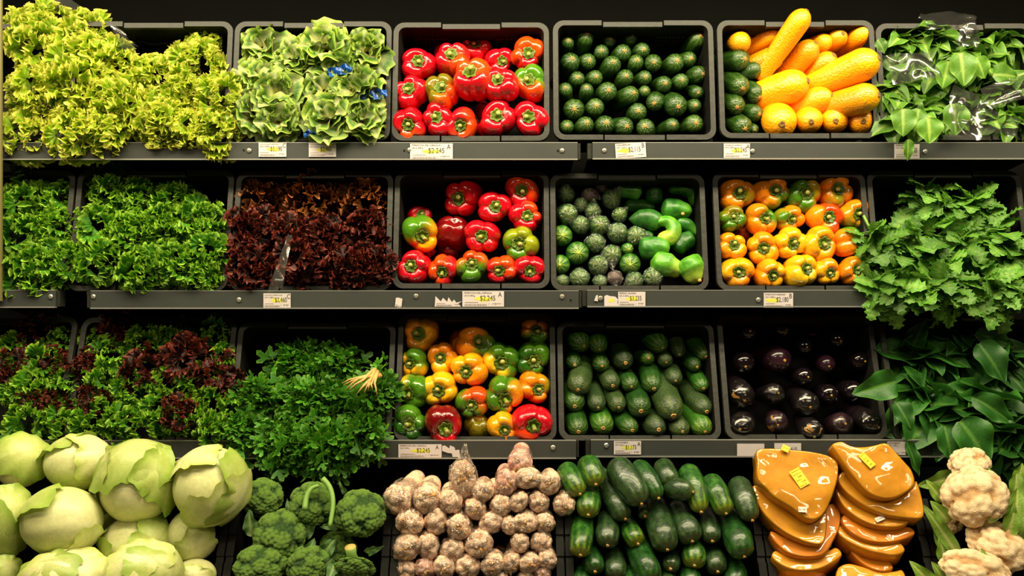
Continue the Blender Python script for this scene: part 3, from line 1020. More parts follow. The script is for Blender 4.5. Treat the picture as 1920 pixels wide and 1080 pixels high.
for (X, Y, r, tx, ty), (px, py), place in zip(Z, pts, places(pts, 27)):
    k = rnd.randrange(5)
    size = 'fat' if r >= 62 else 'slim' if r <= 48 else 'mid-sized'
    t = cv(tx, ty)
    place_pod('zucchini', ZUCV[k], rnd.choice(ZSCAR[k]), R1, px, py, r / 3.484, t[0], t[1], -0.058 + 0.036 * (py - 60) / 200 + rnd.uniform(-0.006, 0.006),
              '%s green zucchini, %s of the top zucchini crate' % (size, place), 'zucchini', 'zucchini in their top crate', rnd)

# yellow squash with green zucchini beside it
YEL = cucurbit_mat('yellow_squash_skin', S(240, 158, 14), S(244, 166, 18), S(246, 178, 36), 6, 0.6, 0.2, 0.22, 0.35)
YV = [pod_mesh('yellow_squash', 4.6 + 0.6 * k, YEL, 80 + k, neck=0.72, front=1.1 + 0.1 * k, lumps=0.025) for k in range(3)]
YSC = [knob_scar(90 + k, [TAN2], 0.19, 1.1 + 0.1 * k) for k in range(3)]
cv = conv(1320, 0, 3.2)
def lying(name, me, scar, fr, p0, p1, r_px, d0, d1, label, cat, group, rnd, cv, s, scar_off=None, L=None):
    """A pod from the far end p0 to the tip p1 (crop pixels), at offsets d0, d1 from the crate plane; mesh length follows."""
    a, b = fr.on(*cv(*p0), d0), fr.on(*cv(*p1), d1)
    r = r_px / s * fr.mpp(b)
    ax = b - a
    o = put(name, me, None, TM(b - ax.normalized() * r, ax, rnd.uniform(0, 6.28), (r, r, r)))
    tag(o, label, cat, group)
    if scar is not None:
        put('blossom_scar', scar, o, TM((0, 0, 0), None, rnd.uniform(0, 6)), label='dried flower end')
    return o
YS = [((165, 245), (236, 258), 66, -0.09, -0.012, 0, 'short yellow squash high in the corner of the squash crate'),
 ((225, 310), (445, 185), 67, -0.11, -0.035, 1, 'yellow squash tilted up, second along the top of its crate'),
 ((450, 300), (605, 78), 70, -0.02, 0.04, 1, 'tallest yellow squash, standing above the crate rim'),
 ((600, 290), (752, 245), 58, -0.10, -0.025, 0, 'yellow squash lying behind the tallest one'),
 ((720, 300), (828, 205), 62, -0.10, -0.02, 1, 'small yellow squash with dark scar near the top rim'),
 ((850, 280), (975, 190), 70, -0.09, -0.01, 0, 'yellow squash in the upper corner beside the spinach'),
 ((230, 420), (462, 330), 72, -0.10, -0.025, 1, 'yellow squash resting on the green zucchini'),
 ((480, 460), (660, 265), 76, -0.09, -0.015, 1, 'upright yellow squash in the middle of the crate'),
 ((610, 500), (765, 345), 80, -0.10, -0.025, 1, 'plump yellow squash beside the longest one'),
 ((740, 480), (1040, 350), 102, -0.045, 0.04, 1, 'longest and biggest yellow squash, pointing at the crate edge'),
 ((330, 580), (605, 490), 104, -0.085, -0.012, 1, 'big yellow squash in the middle row with a clear scar'),
 ((520, 650), (748, 580), 82, -0.085, -0.018, 1, 'yellow squash below the middle of the crate'),
 ((760, 640), (1042, 570), 92, -0.045, 0.038, 1, 'second big yellow squash pointing at the crate edge'),
 ((420, 690), (465, 742), 106, -0.12, -0.004, 1, 'fattest round-ended yellow squash in the bottom row'),
 ((600, 710), (640, 728), 84, -0.12, -0.012, 1, 'round-ended yellow squash, second in the bottom row'),
 ((755, 715), (790, 725), 83, -0.12, -0.012, 1, 'round-ended yellow squash, third in the bottom row'),
 ((920, 715), (955, 728), 85, -0.12, -0.012, 1, 'round-ended yellow squash, last in the bottom row')]
for k, (p0, p1, r, d0, d1, sc, lab) in enumerate(YS):
    i = k % 3
    lying('yellow_squash', YV[i], YSC[i] if sc else None, R1, p0, p1, r, d0, d1, lab, 'squash', 'yellow squash in the top crate', rnd, cv, 3.2)
GZ = [((150, 375), (255, 350), 66, 'green zucchini at the top of the squash crate'), ((200, 440), (352, 412), 52, 'dark green zucchini pushing under a yellow squash'),
 ((165, 490), (232, 530), 66, 'green zucchini third down beside the squash'), ((270, 540), (342, 590), 62, 'green zucchini leaning against the big yellow squash'),
 ((160, 610), (200, 645), 62, 'round-ended green zucchini low in the squash crate'), ((260, 670), (340, 688), 52, 'small green zucchini beside the fattest yellow squash'),
 ((180, 735), (250, 775), 66, 'lowest green zucchini in the squash crate'), ((280, 770), (305, 780), 33, 'tiny green zucchini at the floor of the squash crate')]
for k, (p0, p1, r, lab) in enumerate(GZ):
    i = k % 5
    lying('zucchini', ZUCV[i], ZSCAR[i][k % 2], R1, p0, p1, r, -0.08, -0.02 - 0.02 * (k % 2) , lab, 'zucchini', 'zucchini beside the yellow squash', rnd, cv, 3.2)

# cucumbers of the lower shelf
CUC = cucurbit_mat('cucumber_skin', S(24, 60, 20), S(38, 80, 26), S(118, 140, 56), 11, 0.9, 0.28, 0.33, 0.15, -0.2)
CUCL = cucurbit_mat('light_cucumber_skin', S(36, 84, 22), S(56, 108, 30), S(146, 170, 66), 11, 0.9, 0.36, 0.33, 0.15, -0.4)
CUCD = cucurbit_mat('dull_cucumber_skin', S(34, 56, 28), S(54, 76, 38), S(92, 108, 58), 7, 0.9, 0.3, 0.38, 0.1, -0.2)
CUCM = [CUC, CUCL, CUCD]
CUCV = [[pod_mesh('cucumber', 5.0 + 0.5 * k, m, 100 + k, front=1.15 + 0.15 * k, lumps=0.03) for k in range(3)] for m in CUCM]
CSC = [[knob_scar(110 + k + 3 * j, [TAN], 0.13 + 0.05 * j, 1.15 + 0.15 * k) for j in range(2)] for k in range(3)]
CU = [(240,225,78,300,270,1),(378,245,66,385,300,1),(785,230,74,825,275,1),(935,278,54,935,325,2),(1100,295,62,1125,340,0),(208,370,60,212,390,0),(398,380,60,400,395,0),(553,350,72,563,378,2),(718,340,52,725,335,1),(845,355,54,845,372,2),(1045,385,53,1070,410,0),
 (245,515,84,222,573,2),(465,505,66,480,545,2),(597,515,62,605,543,0),(755,510,74,757,570,0),(905,470,61,905,500,2),(1095,522,56,1105,560,1),(210,640,75,210,690,0),(365,645,66,373,688,2),(507,655,66,517,687,2),(665,675,82,665,720,0),(872,668,98,887,750,2),
 (1098,675,73,1130,720,2),(232,815,76,238,858,0),(405,800,79,405,830,1),(588,815,68,618,845,0),(770,810,80,790,830,2),(940,825,74,958,850,2),(1095,815,77,1120,865,1)]
cv = conv(1020, 580, 3.724)
pts = [cv(a[0], a[1]) for a in CU]
for (X, Y, r, tx, ty, mi), (px, py), place in zip(CU, pts, places(pts, 25)):
    k = rnd.randrange(3)
    t = cv(tx, ty)
    look = ('dark green', 'light green', 'dull grey-green')[mi]
    size = ' fat' if r > 80 else ' small' if r < 58 else ''
    place_pod('cucumber', CUCV[mi][k], CSC[k][rnd.randrange(2)], R3, px, py, r / 3.724, t[0], t[1], -0.055 + 0.036 * (py - 610) / 210 + (0.014 if r > 80 else 0),
              '%s%s cucumber, %s of the lower cucumber crate' % (look, size, place), 'cucumber', 'cucumbers in the lower crate', rnd)

# eggplants
EGG = plain('eggplant_skin', (0.0065, 0.0035, 0.0055, 1), 0.13, coat=0.5, vary=0.5, bump=0.02, bscale=2)
EGGP = plain('purple_eggplant_skin', (0.026, 0.008, 0.016, 1), 0.2, coat=0.4, vary=0.4, bump=0.05, bscale=2)
EFILM = film_mat('eggplant_film', (0.97, 0.95, 0.92, 1), 0.004, 4.0, 0.5, 1.2)
EV = [[pod_mesh('eggplant', 3.2 + 0.5 * k, m, 130 + k, lumps=0.015, front=1.0, neck=0.7) for k in range(2)] for m in (EGG, EGGP)]
ESC = [knob_scar(140 + k, [plain('eggplant_scar', S(190, 150, 70), 0.8, vary=0.3, bscale=8)], 0.10, 1.0) for k in range(2)]
def crumple(sphere_sub, seed, amp, tail=None, back=2.2, mat=None, name='film', fac=1.05, sc=3.0, smooth=True):
    """A loose film shell around a pod's front, wrinkled, open at the back; tail pulls out a twisted end."""
    v, f = ico(sphere_sub)
    keep = v[:, 2] > -0.6
    v = v * fac
    n = vnoise(v, sc, seed) * amp + amp * 0.9 * np.abs(vnoise(v, sc * 2.3, seed + 1))
    v = v * (1 + n)[:, None]
    v[:, 2] = np.where(v[:, 2] < 0, v[:, 2] * back, v[:, 2])
    if tail is not None:
        t = np.array(tail) / np.linalg.norm(tail)
        q = v @ t
        w = np.clip((q - 0.75) / 0.35, 0, 1) ** 1.5
        v = v + t * w[:, None] * 0.7
        perp = v - np.outer(v @ t, t)
        v = v - perp * (w * 0.45)[:, None]
    f = [q for q in f if all(keep[i] for i in q)]
    return new_mesh(name, v, f, smooth, [mat])
EFILMV = [crumple(3, 150 + k, 0.03, None, 2.0, EFILM, sc=4) for k in range(2)]
HUSK = plain('dry_husk', S(176, 130, 48), 0.7, vary=0.4, bump=0.3, bscale=9)
def husk_mesh(seed, n=4):
    g = np.random.default_rng(seed)
    mb = MB()
    for k in range(n):
        a = g.uniform(0, 6.28)
        pts = []
        for q in range(5):
            ph = 0.75 - 0.16 * q
            ww = 0.09 * (1 - q / 5.5)
            for sg in (-1, 1):
                aa = a + sg * ww / math.sin(ph + 0.25) + 0.12 * math.sin(q)
                pts.append((1.02 * math.sin(ph + 0.35) * math.cos(aa), 1.02 * math.sin(ph + 0.35) * math.sin(aa), 1.02 * math.cos(ph + 0.35)))
        mb.add(pts, [(2 * q, 2 * q + 2, 2 * q + 3, 2 * q + 1) for q in range(4)])
    return mb.mesh('husk', [HUSK])
EG = [(258,135,60,265,120,0,0),(465,120,56,490,122,0,0),(600,222,54,602,225,0,0),(798,182,54,806,193,0,0),(235,320,66,232,358,0,0),(440,300,80,482,300,1,0),(733,330,52,733,345,1,0),(930,310,60,960,305,0,0),(598,405,53,620,398,0,0),
 (220,515,76,232,568,0,2),(418,505,58,442,487,0,1),(608,565,73,622,592,0,1),(745,510,58,745,508,0,0),(890,490,60,895,493,0,0),(225,700,76,170,718,0,1),(437,680,62,415,690,1,2),(640,735,70,640,775,0,2),(820,690,67,830,662,1,1),(995,680,70,1053,720,0,1)]
cv = conv(1320, 580, 3.2)
pts = [cv(a[0], a[1]) for a in EG]
HUSKV = [husk_mesh(160 + k) for k in range(2)]
for (X, Y, r, tx, ty, mi, wrap), (px, py), place in zip(EG, pts, places(pts, 34)):
    t = cv(tx, ty)
    k = rnd.randrange(2)
    o = place_pod('eggplant', EV[mi][k], ESC[k], R3, px, py, r / 3.2 * 1.06, t[0], t[1], -0.055 + 0.04 * (py - 600) / 220,
                  '%s%s eggplant, %s of the eggplant crate' % ('purple-brown' if mi else 'glossy black', (' film-wrapped', ' husk-flecked wrapped')[wrap - 1] if wrap else '', place), 'eggplant', 'eggplants on the lower shelf', rnd)
    if wrap:
        put('film', EFILMV[k], o, TM((0, 0, 0), None, rnd.uniform(0, 6)))
    if wrap == 2:
        put('husk', HUSKV[k], o, TM((0, 0, 0), None, rnd.uniform(0, 6)), label='torn dry husk strips')
for X, Y, r, lab in ((655, 100, 58, 'shaded orange pepper lying behind the eggplants'), (555, 118, 26, 'small orange pepper end behind the eggplants')):
    px, py = cv(X, Y)
    pepper(R3, px, py, r / 3.2, r / 3.2 * 0.85, None, None, ('orange', 'orange_red', 0.2), -0.10, lab, 'peppers behind the eggplants', rnd)
# ------------------------------------------------------------------ middle shelf: film-wrapped round squash and ribbed green pods
ROUND = cucurbit_mat('round_squash_skin', S(34, 90, 24), S(50, 112, 32), S(150, 176, 76), 8, 0.7, 0.6, 0.3, 0.2, 0.1)
WFILM = film_mat('wrap_film', (0.95, 0.92, 0.90, 1), 0.015, 6.0, 0.7, 2.6, 0.16)
PURP = cucurbit_mat('purple_squash_skin', S(66, 44, 52), S(92, 62, 66), S(130, 100, 90), 8, 0.5, 0.4, 0.35, 0.2)
RV = [pod_mesh('round_squash', 2.6, ROUND, 170 + k, front=0.95, lumps=0.02, neck=0.7) for k in range(2)]
RP = pod_mesh('round_squash', 2.6, PURP, 172, front=0.95, lumps=0.02, neck=0.7)
RSC = star_scar(175, [plain('pale_scar', S(206, 196, 96), 0.6), plain('pale_rays', S(150, 180, 70), 0.5)], 8, 0.8, 0.10, 0.95)
TAILS = [None, (0.7, 0.3, 0.5), (-0.6, 0.6, 0.5), (0.2, 0.9, 0.5)]
WFV = [crumple(3, 180 + k, 0.075, TAILS[k], 1.9, WFILM, sc=6, fac=1.05, smooth=False) for k in range(4)]
# crop (1020,300) scale 3.6: x, y, r, wrap (0 none, 1..4 film variant), purple
RS = [(145,230,64,2,0,'dark wrapped'),(305,240,54,3,1,'purple wrapped'),(385,165,54,4,1,'uppermost twisted-film'),(455,265,64,2,0,'shaded wrapped'),(250,300,47,1,0,'small wrapped'),(155,365,70,1,0,'crumpled-film'),
 (330,345,54,4,0,'dim wrapped'),(250,440,58,3,0,'wrapped pale-topped'),(375,440,66,2,0,'wrapped large'),(510,370,50,4,0,'wrapped dark'),(495,490,68,1,0,'tightly wrapped'),(618,515,66,2,0,'shiny wrapped'),
 (122,512,72,0,0,'bare star-marked'),(225,630,79,0,0,'biggest bare star-marked'),(110,705,66,0,0,'bare striped'),(350,560,62,3,0,'half-wrapped'),(455,640,66,4,0,'wrapped long-tailed'),(368,710,66,1,0,'wrapped glossy'),
 (580,700,72,0,0,'bare dark green'),(565,600,40,0,0,'little bare'),(240,800,66,1,0,'wrapped olive'),(125,820,46,2,0,'small wrapped corner'),(378,825,48,4,0,'small bright wrapped'),(478,800,52,3,1,'wrapped brownish'),(610,815,60,2,0,'partly wrapped'),(732,795,66,1,0,'wrapped silvery')]
cv = conv(1020, 300, 3.6)
rnd = random.Random(9)
pts = [cv(a[0], a[1]) for a in RS]
for (X, Y, r, w, pu, look), (px, py), place in zip(RS, pts, places(pts, 27)):
    o = place_pod('round_squash', RP if pu else rnd.choice(RV), RSC if w == 0 else None, R2, px, py, r / 3.6, px + rnd.uniform(-4, 4), py + rnd.uniform(-2, 6), -0.062 + 0.04 * (py - 330) / 210,
                  '%s round green squash, %s of the middle squash crate' % (look, place) if not pu else '%s round squash, %s of the middle squash crate' % (look, place), 'squash', 'round squash on the middle shelf', rnd)
    if w:
        put('film', WFV[w - 1], o, TM((0, 0, 0), None, rnd.uniform(-0.5, 0.5)))

def pod_sweep(name, fr, pts, radii, d, mat, cv, s, ribs=0, rib_amp=0.06, seed=0, nseg=22, dd=None):
    """A bent fruit through crop pixels pts with pixel radii; returns the object, its origin at the middle."""
    n = 22
    q = np.linspace(0, len(pts) - 1, n)
    P3 = []
    for k, p in enumerate(pts):
        P3.append(fr.on(*cv(*p), d if dd is None else dd[k]))
    P3 = np.array(P3)
    ctrl = lambda a: np.stack([np.interp(q, range(len(pts)), a[:, j]) for j in range(3)], 1)
    p = ctrl(P3)
    for _ in range(5):
        p[1:-1] = 0.5 * p[1:-1] + 0.25 * (p[:-2] + p[2:])
    mpp = fr.mpp(Vector(P3[0])) / s
    r = np.interp(q, np.linspace(0, len(pts) - 1, len(radii)), radii) * mpp
    # round the ends
    ends = np.minimum(np.arange(n) / 4.0, (n - 1 - np.arange(n)) / 4.0).clip(0, 1)
    r = r * np.sqrt(1 - (1 - ends) ** 2).clip(0.10, 1)
    c = p.mean(0)
    v, f = tube(p - c, r, nseg)
    th = np.tile(np.linspace(0, 2 * PI, nseg, endpoint=False), n)
    axis = np.repeat(p - c, nseg, 0)
    k = np.repeat(np.arange(n), nseg)
    g = np.random.default_rng(seed)
    amp = 1 + 0.05 * vnoise(v / mpp / 60, 1.6, seed)
    if ribs:
        amp = amp + rib_amp * np.cos(ribs * th + 0.5 * np.sin(k * 0.5 + seed)) + 0.6 * rib_amp * vnoise(v / mpp / 60, 5, seed + 3)
    v = axis + (v - axis) * amp[:, None]
    me = new_mesh(name, v, f, True, [mat], attrs={'run': k / (n - 1)})
    return put(name, me, None, Matrix.Translation(Vector(c)))

def pod_skin(name, a, b, tip):
    if name in MATS:
        return MATS[name]
    m = bpy.data.materials.new(name)
    t = NT(m)
    at = t.n('ShaderNodeAttribute', attribute_name='run').outputs['Fac']
    nz = t.noise(t.obj(), 60, 4)
    c = t.mix(t.step(nz, 0.35, 0.7), a, b)
    c = t.mix(t.step(at, 0.45, 1.0), c, tip)
    t.l(c, t.b.inputs['Base Color'])
    t.b.inputs['Roughness'].default_value = 0.4
    t.bump(t.noise(t.obj(), 110, 3), 0.3, 0.004)
    MATS[name] = m
    return m
PODG = pod_skin('green_pod_skin', S(34, 96, 24), S(58, 130, 36), S(96, 168, 48))
PODD = pod_skin('dark_pod_skin', S(24, 74, 20), S(40, 96, 28), S(50, 112, 34))
PODY = pod_skin('pale_pod_skin', S(70, 140, 30), S(104, 170, 46), S(178, 196, 70))
RG = [
 ([(470, 200), (570, 205), (660, 225)], [52, 60, 52], PODG, -0.06, 5, 'ribbed green pod lying along the top of the squash crate'),
 ([(745, 300), (745, 215), (743, 132)], [62, 56, 12], PODD, -0.06, 0, 'pear-necked green pod standing among the ribbed pods'),
 ([(830, 195), (930, 190), (1015, 235), (1010, 315)], [44, 46, 46, 34], PODG, -0.06, 4, 'hooked green pod curling down at the crate corner'),
 ([(540, 310), (650, 310), (750, 330)], [40, 46, 44], PODD, -0.075, 5, 'shaded ribbed pod behind the middle ones'),
 ([(790, 335), (890, 335), (1000, 350)], [70, 74, 40], PODG, -0.045, 5, 'broad light green pod with a brown end'),
 ([(570, 400), (640, 400), (720, 400), (790, 450)], [14, 62, 72, 66], PODD, -0.045, 0, 'dark green pod with a pale pointed end'),
 ([(745, 425), (830, 405), (885, 460), (860, 530), (760, 530)], [28, 40, 52, 56, 50], PODY, -0.03, 4, 'curled bright green pod shaped like a comma'),
 ([(880, 420), (970, 440), (1062, 525)], [46, 46, 8], PODG, -0.05, 0, 'pointed green pod tapering to a sharp tip'),
 ([(880, 610), (940, 550), (1015, 520)], [56, 64, 50], PODD, -0.045, 5, 'dark ribbed pod leaning on the crate side'),
 ([(640, 600), (740, 590), (850, 590)], [72, 74, 52], PODG, -0.025, 7, 'thick ridged pod lying across the crate middle'),
 ([(720, 680), (830, 710), (940, 755)], [70, 82, 48], PODY, -0.022, 6, 'wrinkled light green pod near the crate floor'),
 ([(950, 660), (995, 735), (1040, 840)], [90, 98, 46], PODY, -0.02, 5, 'largest yellow-tipped pod in the lower crate corner'),
 ([(660, 510), (700, 515), (735, 525)], [34, 38, 30], PODD, -0.05, 4, 'small dark pod showing between wrapped squash and the ridged pod')]
for k, (p, r, m, d, ribs, lab) in enumerate(RG):
    o = pod_sweep('ribbed_pod', R2, p, r, d, m, cv, 3.6, ribs, 0.05, 200 + k)
    tag(o, lab, 'green pod', 'ribbed green pods on the middle shelf')
    if k in (4, 11):
        e = R2.on(*cv(*((938, 362) if k == 4 else (1052, 812))), d + 0.018) - o.location
        sv, sf = revolve([0.0045, 0.0045, 0.003], [-0.004, 0.0, 0.0015], 10)
        put('stem_scar', new_mesh('stem_scar', sv, sf, True, [TAN]), o, TM(e, (0.2, -1, 0.1)), label='brown stem scar')

# ------------------------------------------------------------------ bottom bins: long cucumbers
BC = [([(150, 290), (205, 390), (262, 490)], 76, 1, 0.045, 'stubby yellow-tipped cucumber at the top of the cucumber bin'), ([(310, 250), (345, 330), (375, 420)], 80, 1, 0.045, 'short speckled cucumber beside the garlic'),
 ([(500, 260), (620, 410), (705, 560)], 98, 2, 0.05, 'longest thick cucumber lying aslant at the top of the bin'), ([(665, 260), (760, 390), (830, 520)], 68, 0, 0.045, 'slim cucumber beside the longest one'),
 ([(850, 270), (890, 350), (920, 430)], 76, 2, 0.04, 'cucumber pointing down into the sideways one'), ([(890, 430), (980, 455), (1080, 470)], 76, 2, 0.055, 'only cucumber lying sideways in the bin'),
 ([(1030, 290), (1090, 440), (1135, 620)], 78, 1, 0.04, 'long cucumber with a bright yellow end'), ([(1190, 370), (1260, 500), (1315, 630)], 82, 1, 0.045, 'bright green cucumber with a pale stripe near the pumpkin'),
 ([(1390, 380), (1450, 530), (1505, 680)], 80, 2, 0.045, 'dark cucumber leaning against the pumpkin slices'), ([(450, 430), (530, 560), (590, 670)], 74, 2, 0.02, 'dull dark cucumber beneath the longest one'),
 ([(325, 510), (320, 570), (318, 640)], 80, 1, 0.035, 'short cucumber with a dried flower beside the garlic'), ([(700, 580), (720, 620), (730, 650)], 46, 2, 0.01, 'little dark cucumber end under the longest one'),
 ([(820, 640), (865, 780), (890, 890)], 94, 2, 0.03, 'thick cucumber in the centre of the second layer'), ([(990, 660), (1040, 750), (1070, 830)], 86, 2, 0.03, 'grey-green cucumber with a tan end, second layer'),
 ([(1180, 670), (1205, 750), (1215, 830)], 68, 2, 0.02, 'narrow cucumber with a round tan end, second layer'), ([(1360, 720), (1410, 840), (1445, 940)], 92, 0, 0.035, 'fat dark cucumber beside the bin wall at pumpkin side'),
 ([(275, 720), (270, 830), (262, 930)], 76, 1, 0.035, 'pale-streaked cucumber beside the bin wall at garlic side'), ([(460, 700), (462, 780), (458, 860)], 78, 2, 0.02, 'blotchy dull cucumber with orange tip, second layer'),
 ([(610, 730), (650, 800), (680, 850)], 70, 1, 0.015, 'small bright-tipped cucumber, second layer'), ([(345, 920), (360, 990), (368, 1050)], 68, 0, 0.01, 'small deep green cucumber in the third layer'),
 ([(690, 900), (740, 1010), (780, 1120)], 88, 0, 0.02, 'broad smooth cucumber in the third layer'), ([(935, 940), (920, 990), (912, 1030)], 58, 2, 0.005, 'small cucumber with shrivelled flower, third layer'),
 ([(1080, 880), (1085, 940), (1085, 1005)], 80, 1, 0.012, 'bright green striped cucumber end, third layer'), ([(1225, 930), (1240, 990), (1255, 1050)], 72, 2, 0.005, 'dull cucumber with tan end, third layer'),
 ([(510, 950), (515, 1020), (520, 1100)], 74, 2, -0.005, 'shadowy cucumber deep in the third layer'), ([(1040, 1060), (1060, 1110), (1070, 1170)], 74, 0, 0.0, 'cucumber cut off by the frame under the striped one'),
 ([(1370, 1040), (1385, 1100), (1395, 1180)], 80, 0, 0.0, 'lowest cucumber next to the pumpkin bin'), ([(285, 1060), (270, 1110), (262, 1170)], 66, 0, 0.0, 'lowest cucumber next to the garlic bin'),
 ([(620, 1080), (640, 1120), (650, 1170)], 66, 0, 0.0, 'lowest bright green cucumber under the broad smooth one'), ([(900, 1090), (895, 1130), (890, 1180)], 62, 2, -0.002, 'lowest dark cucumber in the middle of the bin')]
cv7 = conv(1020, 800, 3.857)
def cuc_sweep_mat(base, name):
    if name in MATS:
        return MATS[name]
    a, b, tip = base
    m = bpy.data.materials.new(name)
    t = NT(m)
    at = t.n('ShaderNodeAttribute', attribute_name='run').outputs['Fac']
    an = t.n('ShaderNodeAttribute', attribute_name='around').outputs['Fac']
    nz = t.noise(t.obj(), 55, 4, 0.65)
    big = t.noise(t.obj(), 16, 3)
    wave = t.math('MULTIPLY_ADD', t.math('SINE', t.math('MULTIPLY_ADD', big, 5.0, t.math('MULTIPLY', an, 6.283 * 10))), 0.5, 0.5)
    c = t.mix(t.step(t.math('ADD', t.math('MULTIPLY', nz, 0.9), t.math('MULTIPLY', wave, 0.1)), 0.38, 0.68), a, b)
    tipm = t.step(at, 0.35, 1.05)
    c = t.mix(t.math('MULTIPLY', t.math('MULTIPLY', t.math('POWER', wave, 2.0), tipm), 0.4), c, tip)
    c = t.mix(t.math('MULTIPLY', t.step(at, 0.8, 1.0), 0.55), c, tip)
    c = t.mix(t.math('MULTIPLY', t.step(t.noise(t.obj(), 130, 3, 0.7), 0.63, 0.7), 0.45), c, tip)
    t.l(c, t.b.inputs['Base Color'])
    t.b.inputs['Roughness'].default_value = 0.33
    t.b.inputs['Coat Weight'].default_value = 0.15
    t.bump(t.noise(t.obj(), 90, 3), 0.3, 0.004)
    MATS[name] = m
    return m
BCM = [cuc_sweep_mat((S(16, 52, 18), S(34, 82, 28), S(80, 120, 44)), 'long_cucumber_skin'), cuc_sweep_mat((S(22, 66, 20), S(56, 108, 34), S(166, 176, 50)), 'bright_cucumber_skin'), cuc_sweep_mat((S(26, 50, 26), S(50, 76, 40), S(92, 108, 58)), 'dull_long_cucumber_skin')]
for k, (p, r, mi, d, lab) in enumerate(BC):
    dd = [d - 0.035, d - 0.008, d]
    if k >= 9:
        # the far half of the lower layers runs back under the ones above
        p = [(2.1 * p[0][0] - 1.1 * p[1][0], 2.1 * p[0][1] - 1.1 * p[1][1]), p[1], p[2]]
        dd[0] = d - 0.075
    o = pod_sweep('cucumber', R4, p, [r * 1.0, r * 1.09, r * 0.86], d, BCM[mi], cv7, 3.857, 0, 0, 300 + k, dd=dd)
    n = len(o.data.vertices)
    at = o.data.attributes.new('around', 'FLOAT', 'POINT')
    at.data.foreach_set('value', np.tile(np.linspace(0, 1, 22, endpoint=False), n // 22).astype(np.float32))
    tag(o, lab, 'cucumber', 'long cucumbers in the bottom bin')
    a, b = R4.on(*cv7(*p[1]), dd[1]), R4.on(*cv7(*p[2]), dd[2])
    ax = (b - a).normalized()
    ax2 = (ax + Vector((0, -0.35, 0))).normalized()
    rr = r / 3.857 * R4.mpp(b) * 0.8
    sv, sf = revolve([0.0034, 0.0032, 0.0018], [-0.003, 0.0002, 0.0007], 9, lambda th, kk: 1 + 0.2 * np.cos(3 * th))
    put('blossom_scar', new_mesh('blossom_scar', sv, sf, True, [TAN]), o, TM(b - ax * rr * 0.02 + Vector((0, -rr * 0.30, 0)) - o.location, ax2), label='dried flower end')

# ------------------------------------------------------------------ film-wrapped garlic rolls
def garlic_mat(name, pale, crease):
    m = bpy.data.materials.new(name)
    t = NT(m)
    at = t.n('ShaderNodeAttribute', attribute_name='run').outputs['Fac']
    c = t.mix(t.step(at, 0.0, 0.6), crease, pale)  # recess shade between the cloves painted in, by bump height
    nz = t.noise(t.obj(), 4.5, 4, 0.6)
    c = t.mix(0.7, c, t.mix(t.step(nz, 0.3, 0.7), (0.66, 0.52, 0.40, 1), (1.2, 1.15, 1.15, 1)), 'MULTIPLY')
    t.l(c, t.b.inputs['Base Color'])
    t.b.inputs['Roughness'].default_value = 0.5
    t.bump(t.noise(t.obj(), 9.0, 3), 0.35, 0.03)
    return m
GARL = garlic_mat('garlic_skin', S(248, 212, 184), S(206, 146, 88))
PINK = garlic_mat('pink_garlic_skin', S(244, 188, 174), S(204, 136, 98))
CLOVE = plain('clove_end', S(216, 162, 92), 0.7, vary=0.4, bump=0.4, bscale=6)
GFILM = film_mat('garlic_film', (1.0, 0.985, 0.97, 1), 0.03, 7.0, 0.6, 4.5, 0.2)
def garlic_body(seed, L, mat):
    g = np.random.default_rng(seed)
    nt, nr = 30, 24
    th = np.linspace(0, 2 * PI, nt, endpoint=False)
    vs = []
    for k in range(nr):
        u = k / (nr - 1)
        if u < 0.4:
            a = u / 0.4 * PI / 2
            z, r = 0.75 * math.cos(a), math.sin(a) ** 0.8
        else:
            q = (u - 0.4) / 0.6
            z, r = -q * L, 1 - 0.16 * q
        vs.append(np.stack([np.full(nt, max(r, .02)) * np.cos(th), np.full(nt, max(r, .02)) * np.sin(th), np.full(nt, z)], 1))
    v = np.concatenate(vs)
    c = fib(26, 0.1) * np.array([1, 1, 0.75])
    c = np.concatenate([c, c * [1, 1, 0] - [0, 0, 0.9] + g.normal(0, .1, c.shape)])
    d2 = ((v[:, None, :] - c[None]) ** 2).sum(2).min(1)
    bp = np.sqrt(np.clip(1 - d2 / 0.14, 0, 1))
    amp = 0.22 * bp - 0.05 + 0.06 * vnoise(v, 3, seed)
    v[:, :2] *= (0.90 + amp)[:, None]
    v[:, 2] = np.where(v[:, 2] > 0, v[:, 2] * (0.85 + 1.6 * amp), v[:, 2])
    return new_mesh('garlic_roll', v, grid_faces(nt, nr, True) + [tuple((nr - 1) * nt + i for i in range(nt))], True, [mat], attrs={'run': np.clip(np.where(v[:, 2] < -0.5, 0.55, bp + 0.1), 0, 1)})
def clove_mesh(seed):
    """Cut clove ends and stalk bits that stick out at the front of a roll."""
    g = np.random.default_rng(seed)
    mb = MB()
    for k in range(7):
        a, r = g.uniform(0, 6.28), 0.62 * math.sqrt(g.uniform(0.02, 1))
        p = np.array([r * math.cos(a), r * math.sin(a), 0.72 * math.sqrt(1 - r * r * 0.9)])
        q = p + np.array([g.normal(0, .12), g.normal(0, .12), g.uniform(.05, .16)])
        w = g.uniform(0.08, 0.17)
        mb.add(*tube([p * 0.8, p, q], [w, w, w * 0.75], 7))
    return mb.mesh('clove_end', [CLOVE])
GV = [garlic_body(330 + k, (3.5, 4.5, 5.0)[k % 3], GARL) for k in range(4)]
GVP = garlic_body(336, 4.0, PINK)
CLV = [clove_mesh(340 + k) for k in range(4)]
GFV = [crumple(4, 350 + k, 0.075, None, 4.5, GFILM, sc=6, fac=1.0, smooth=False) for k in range(4)]
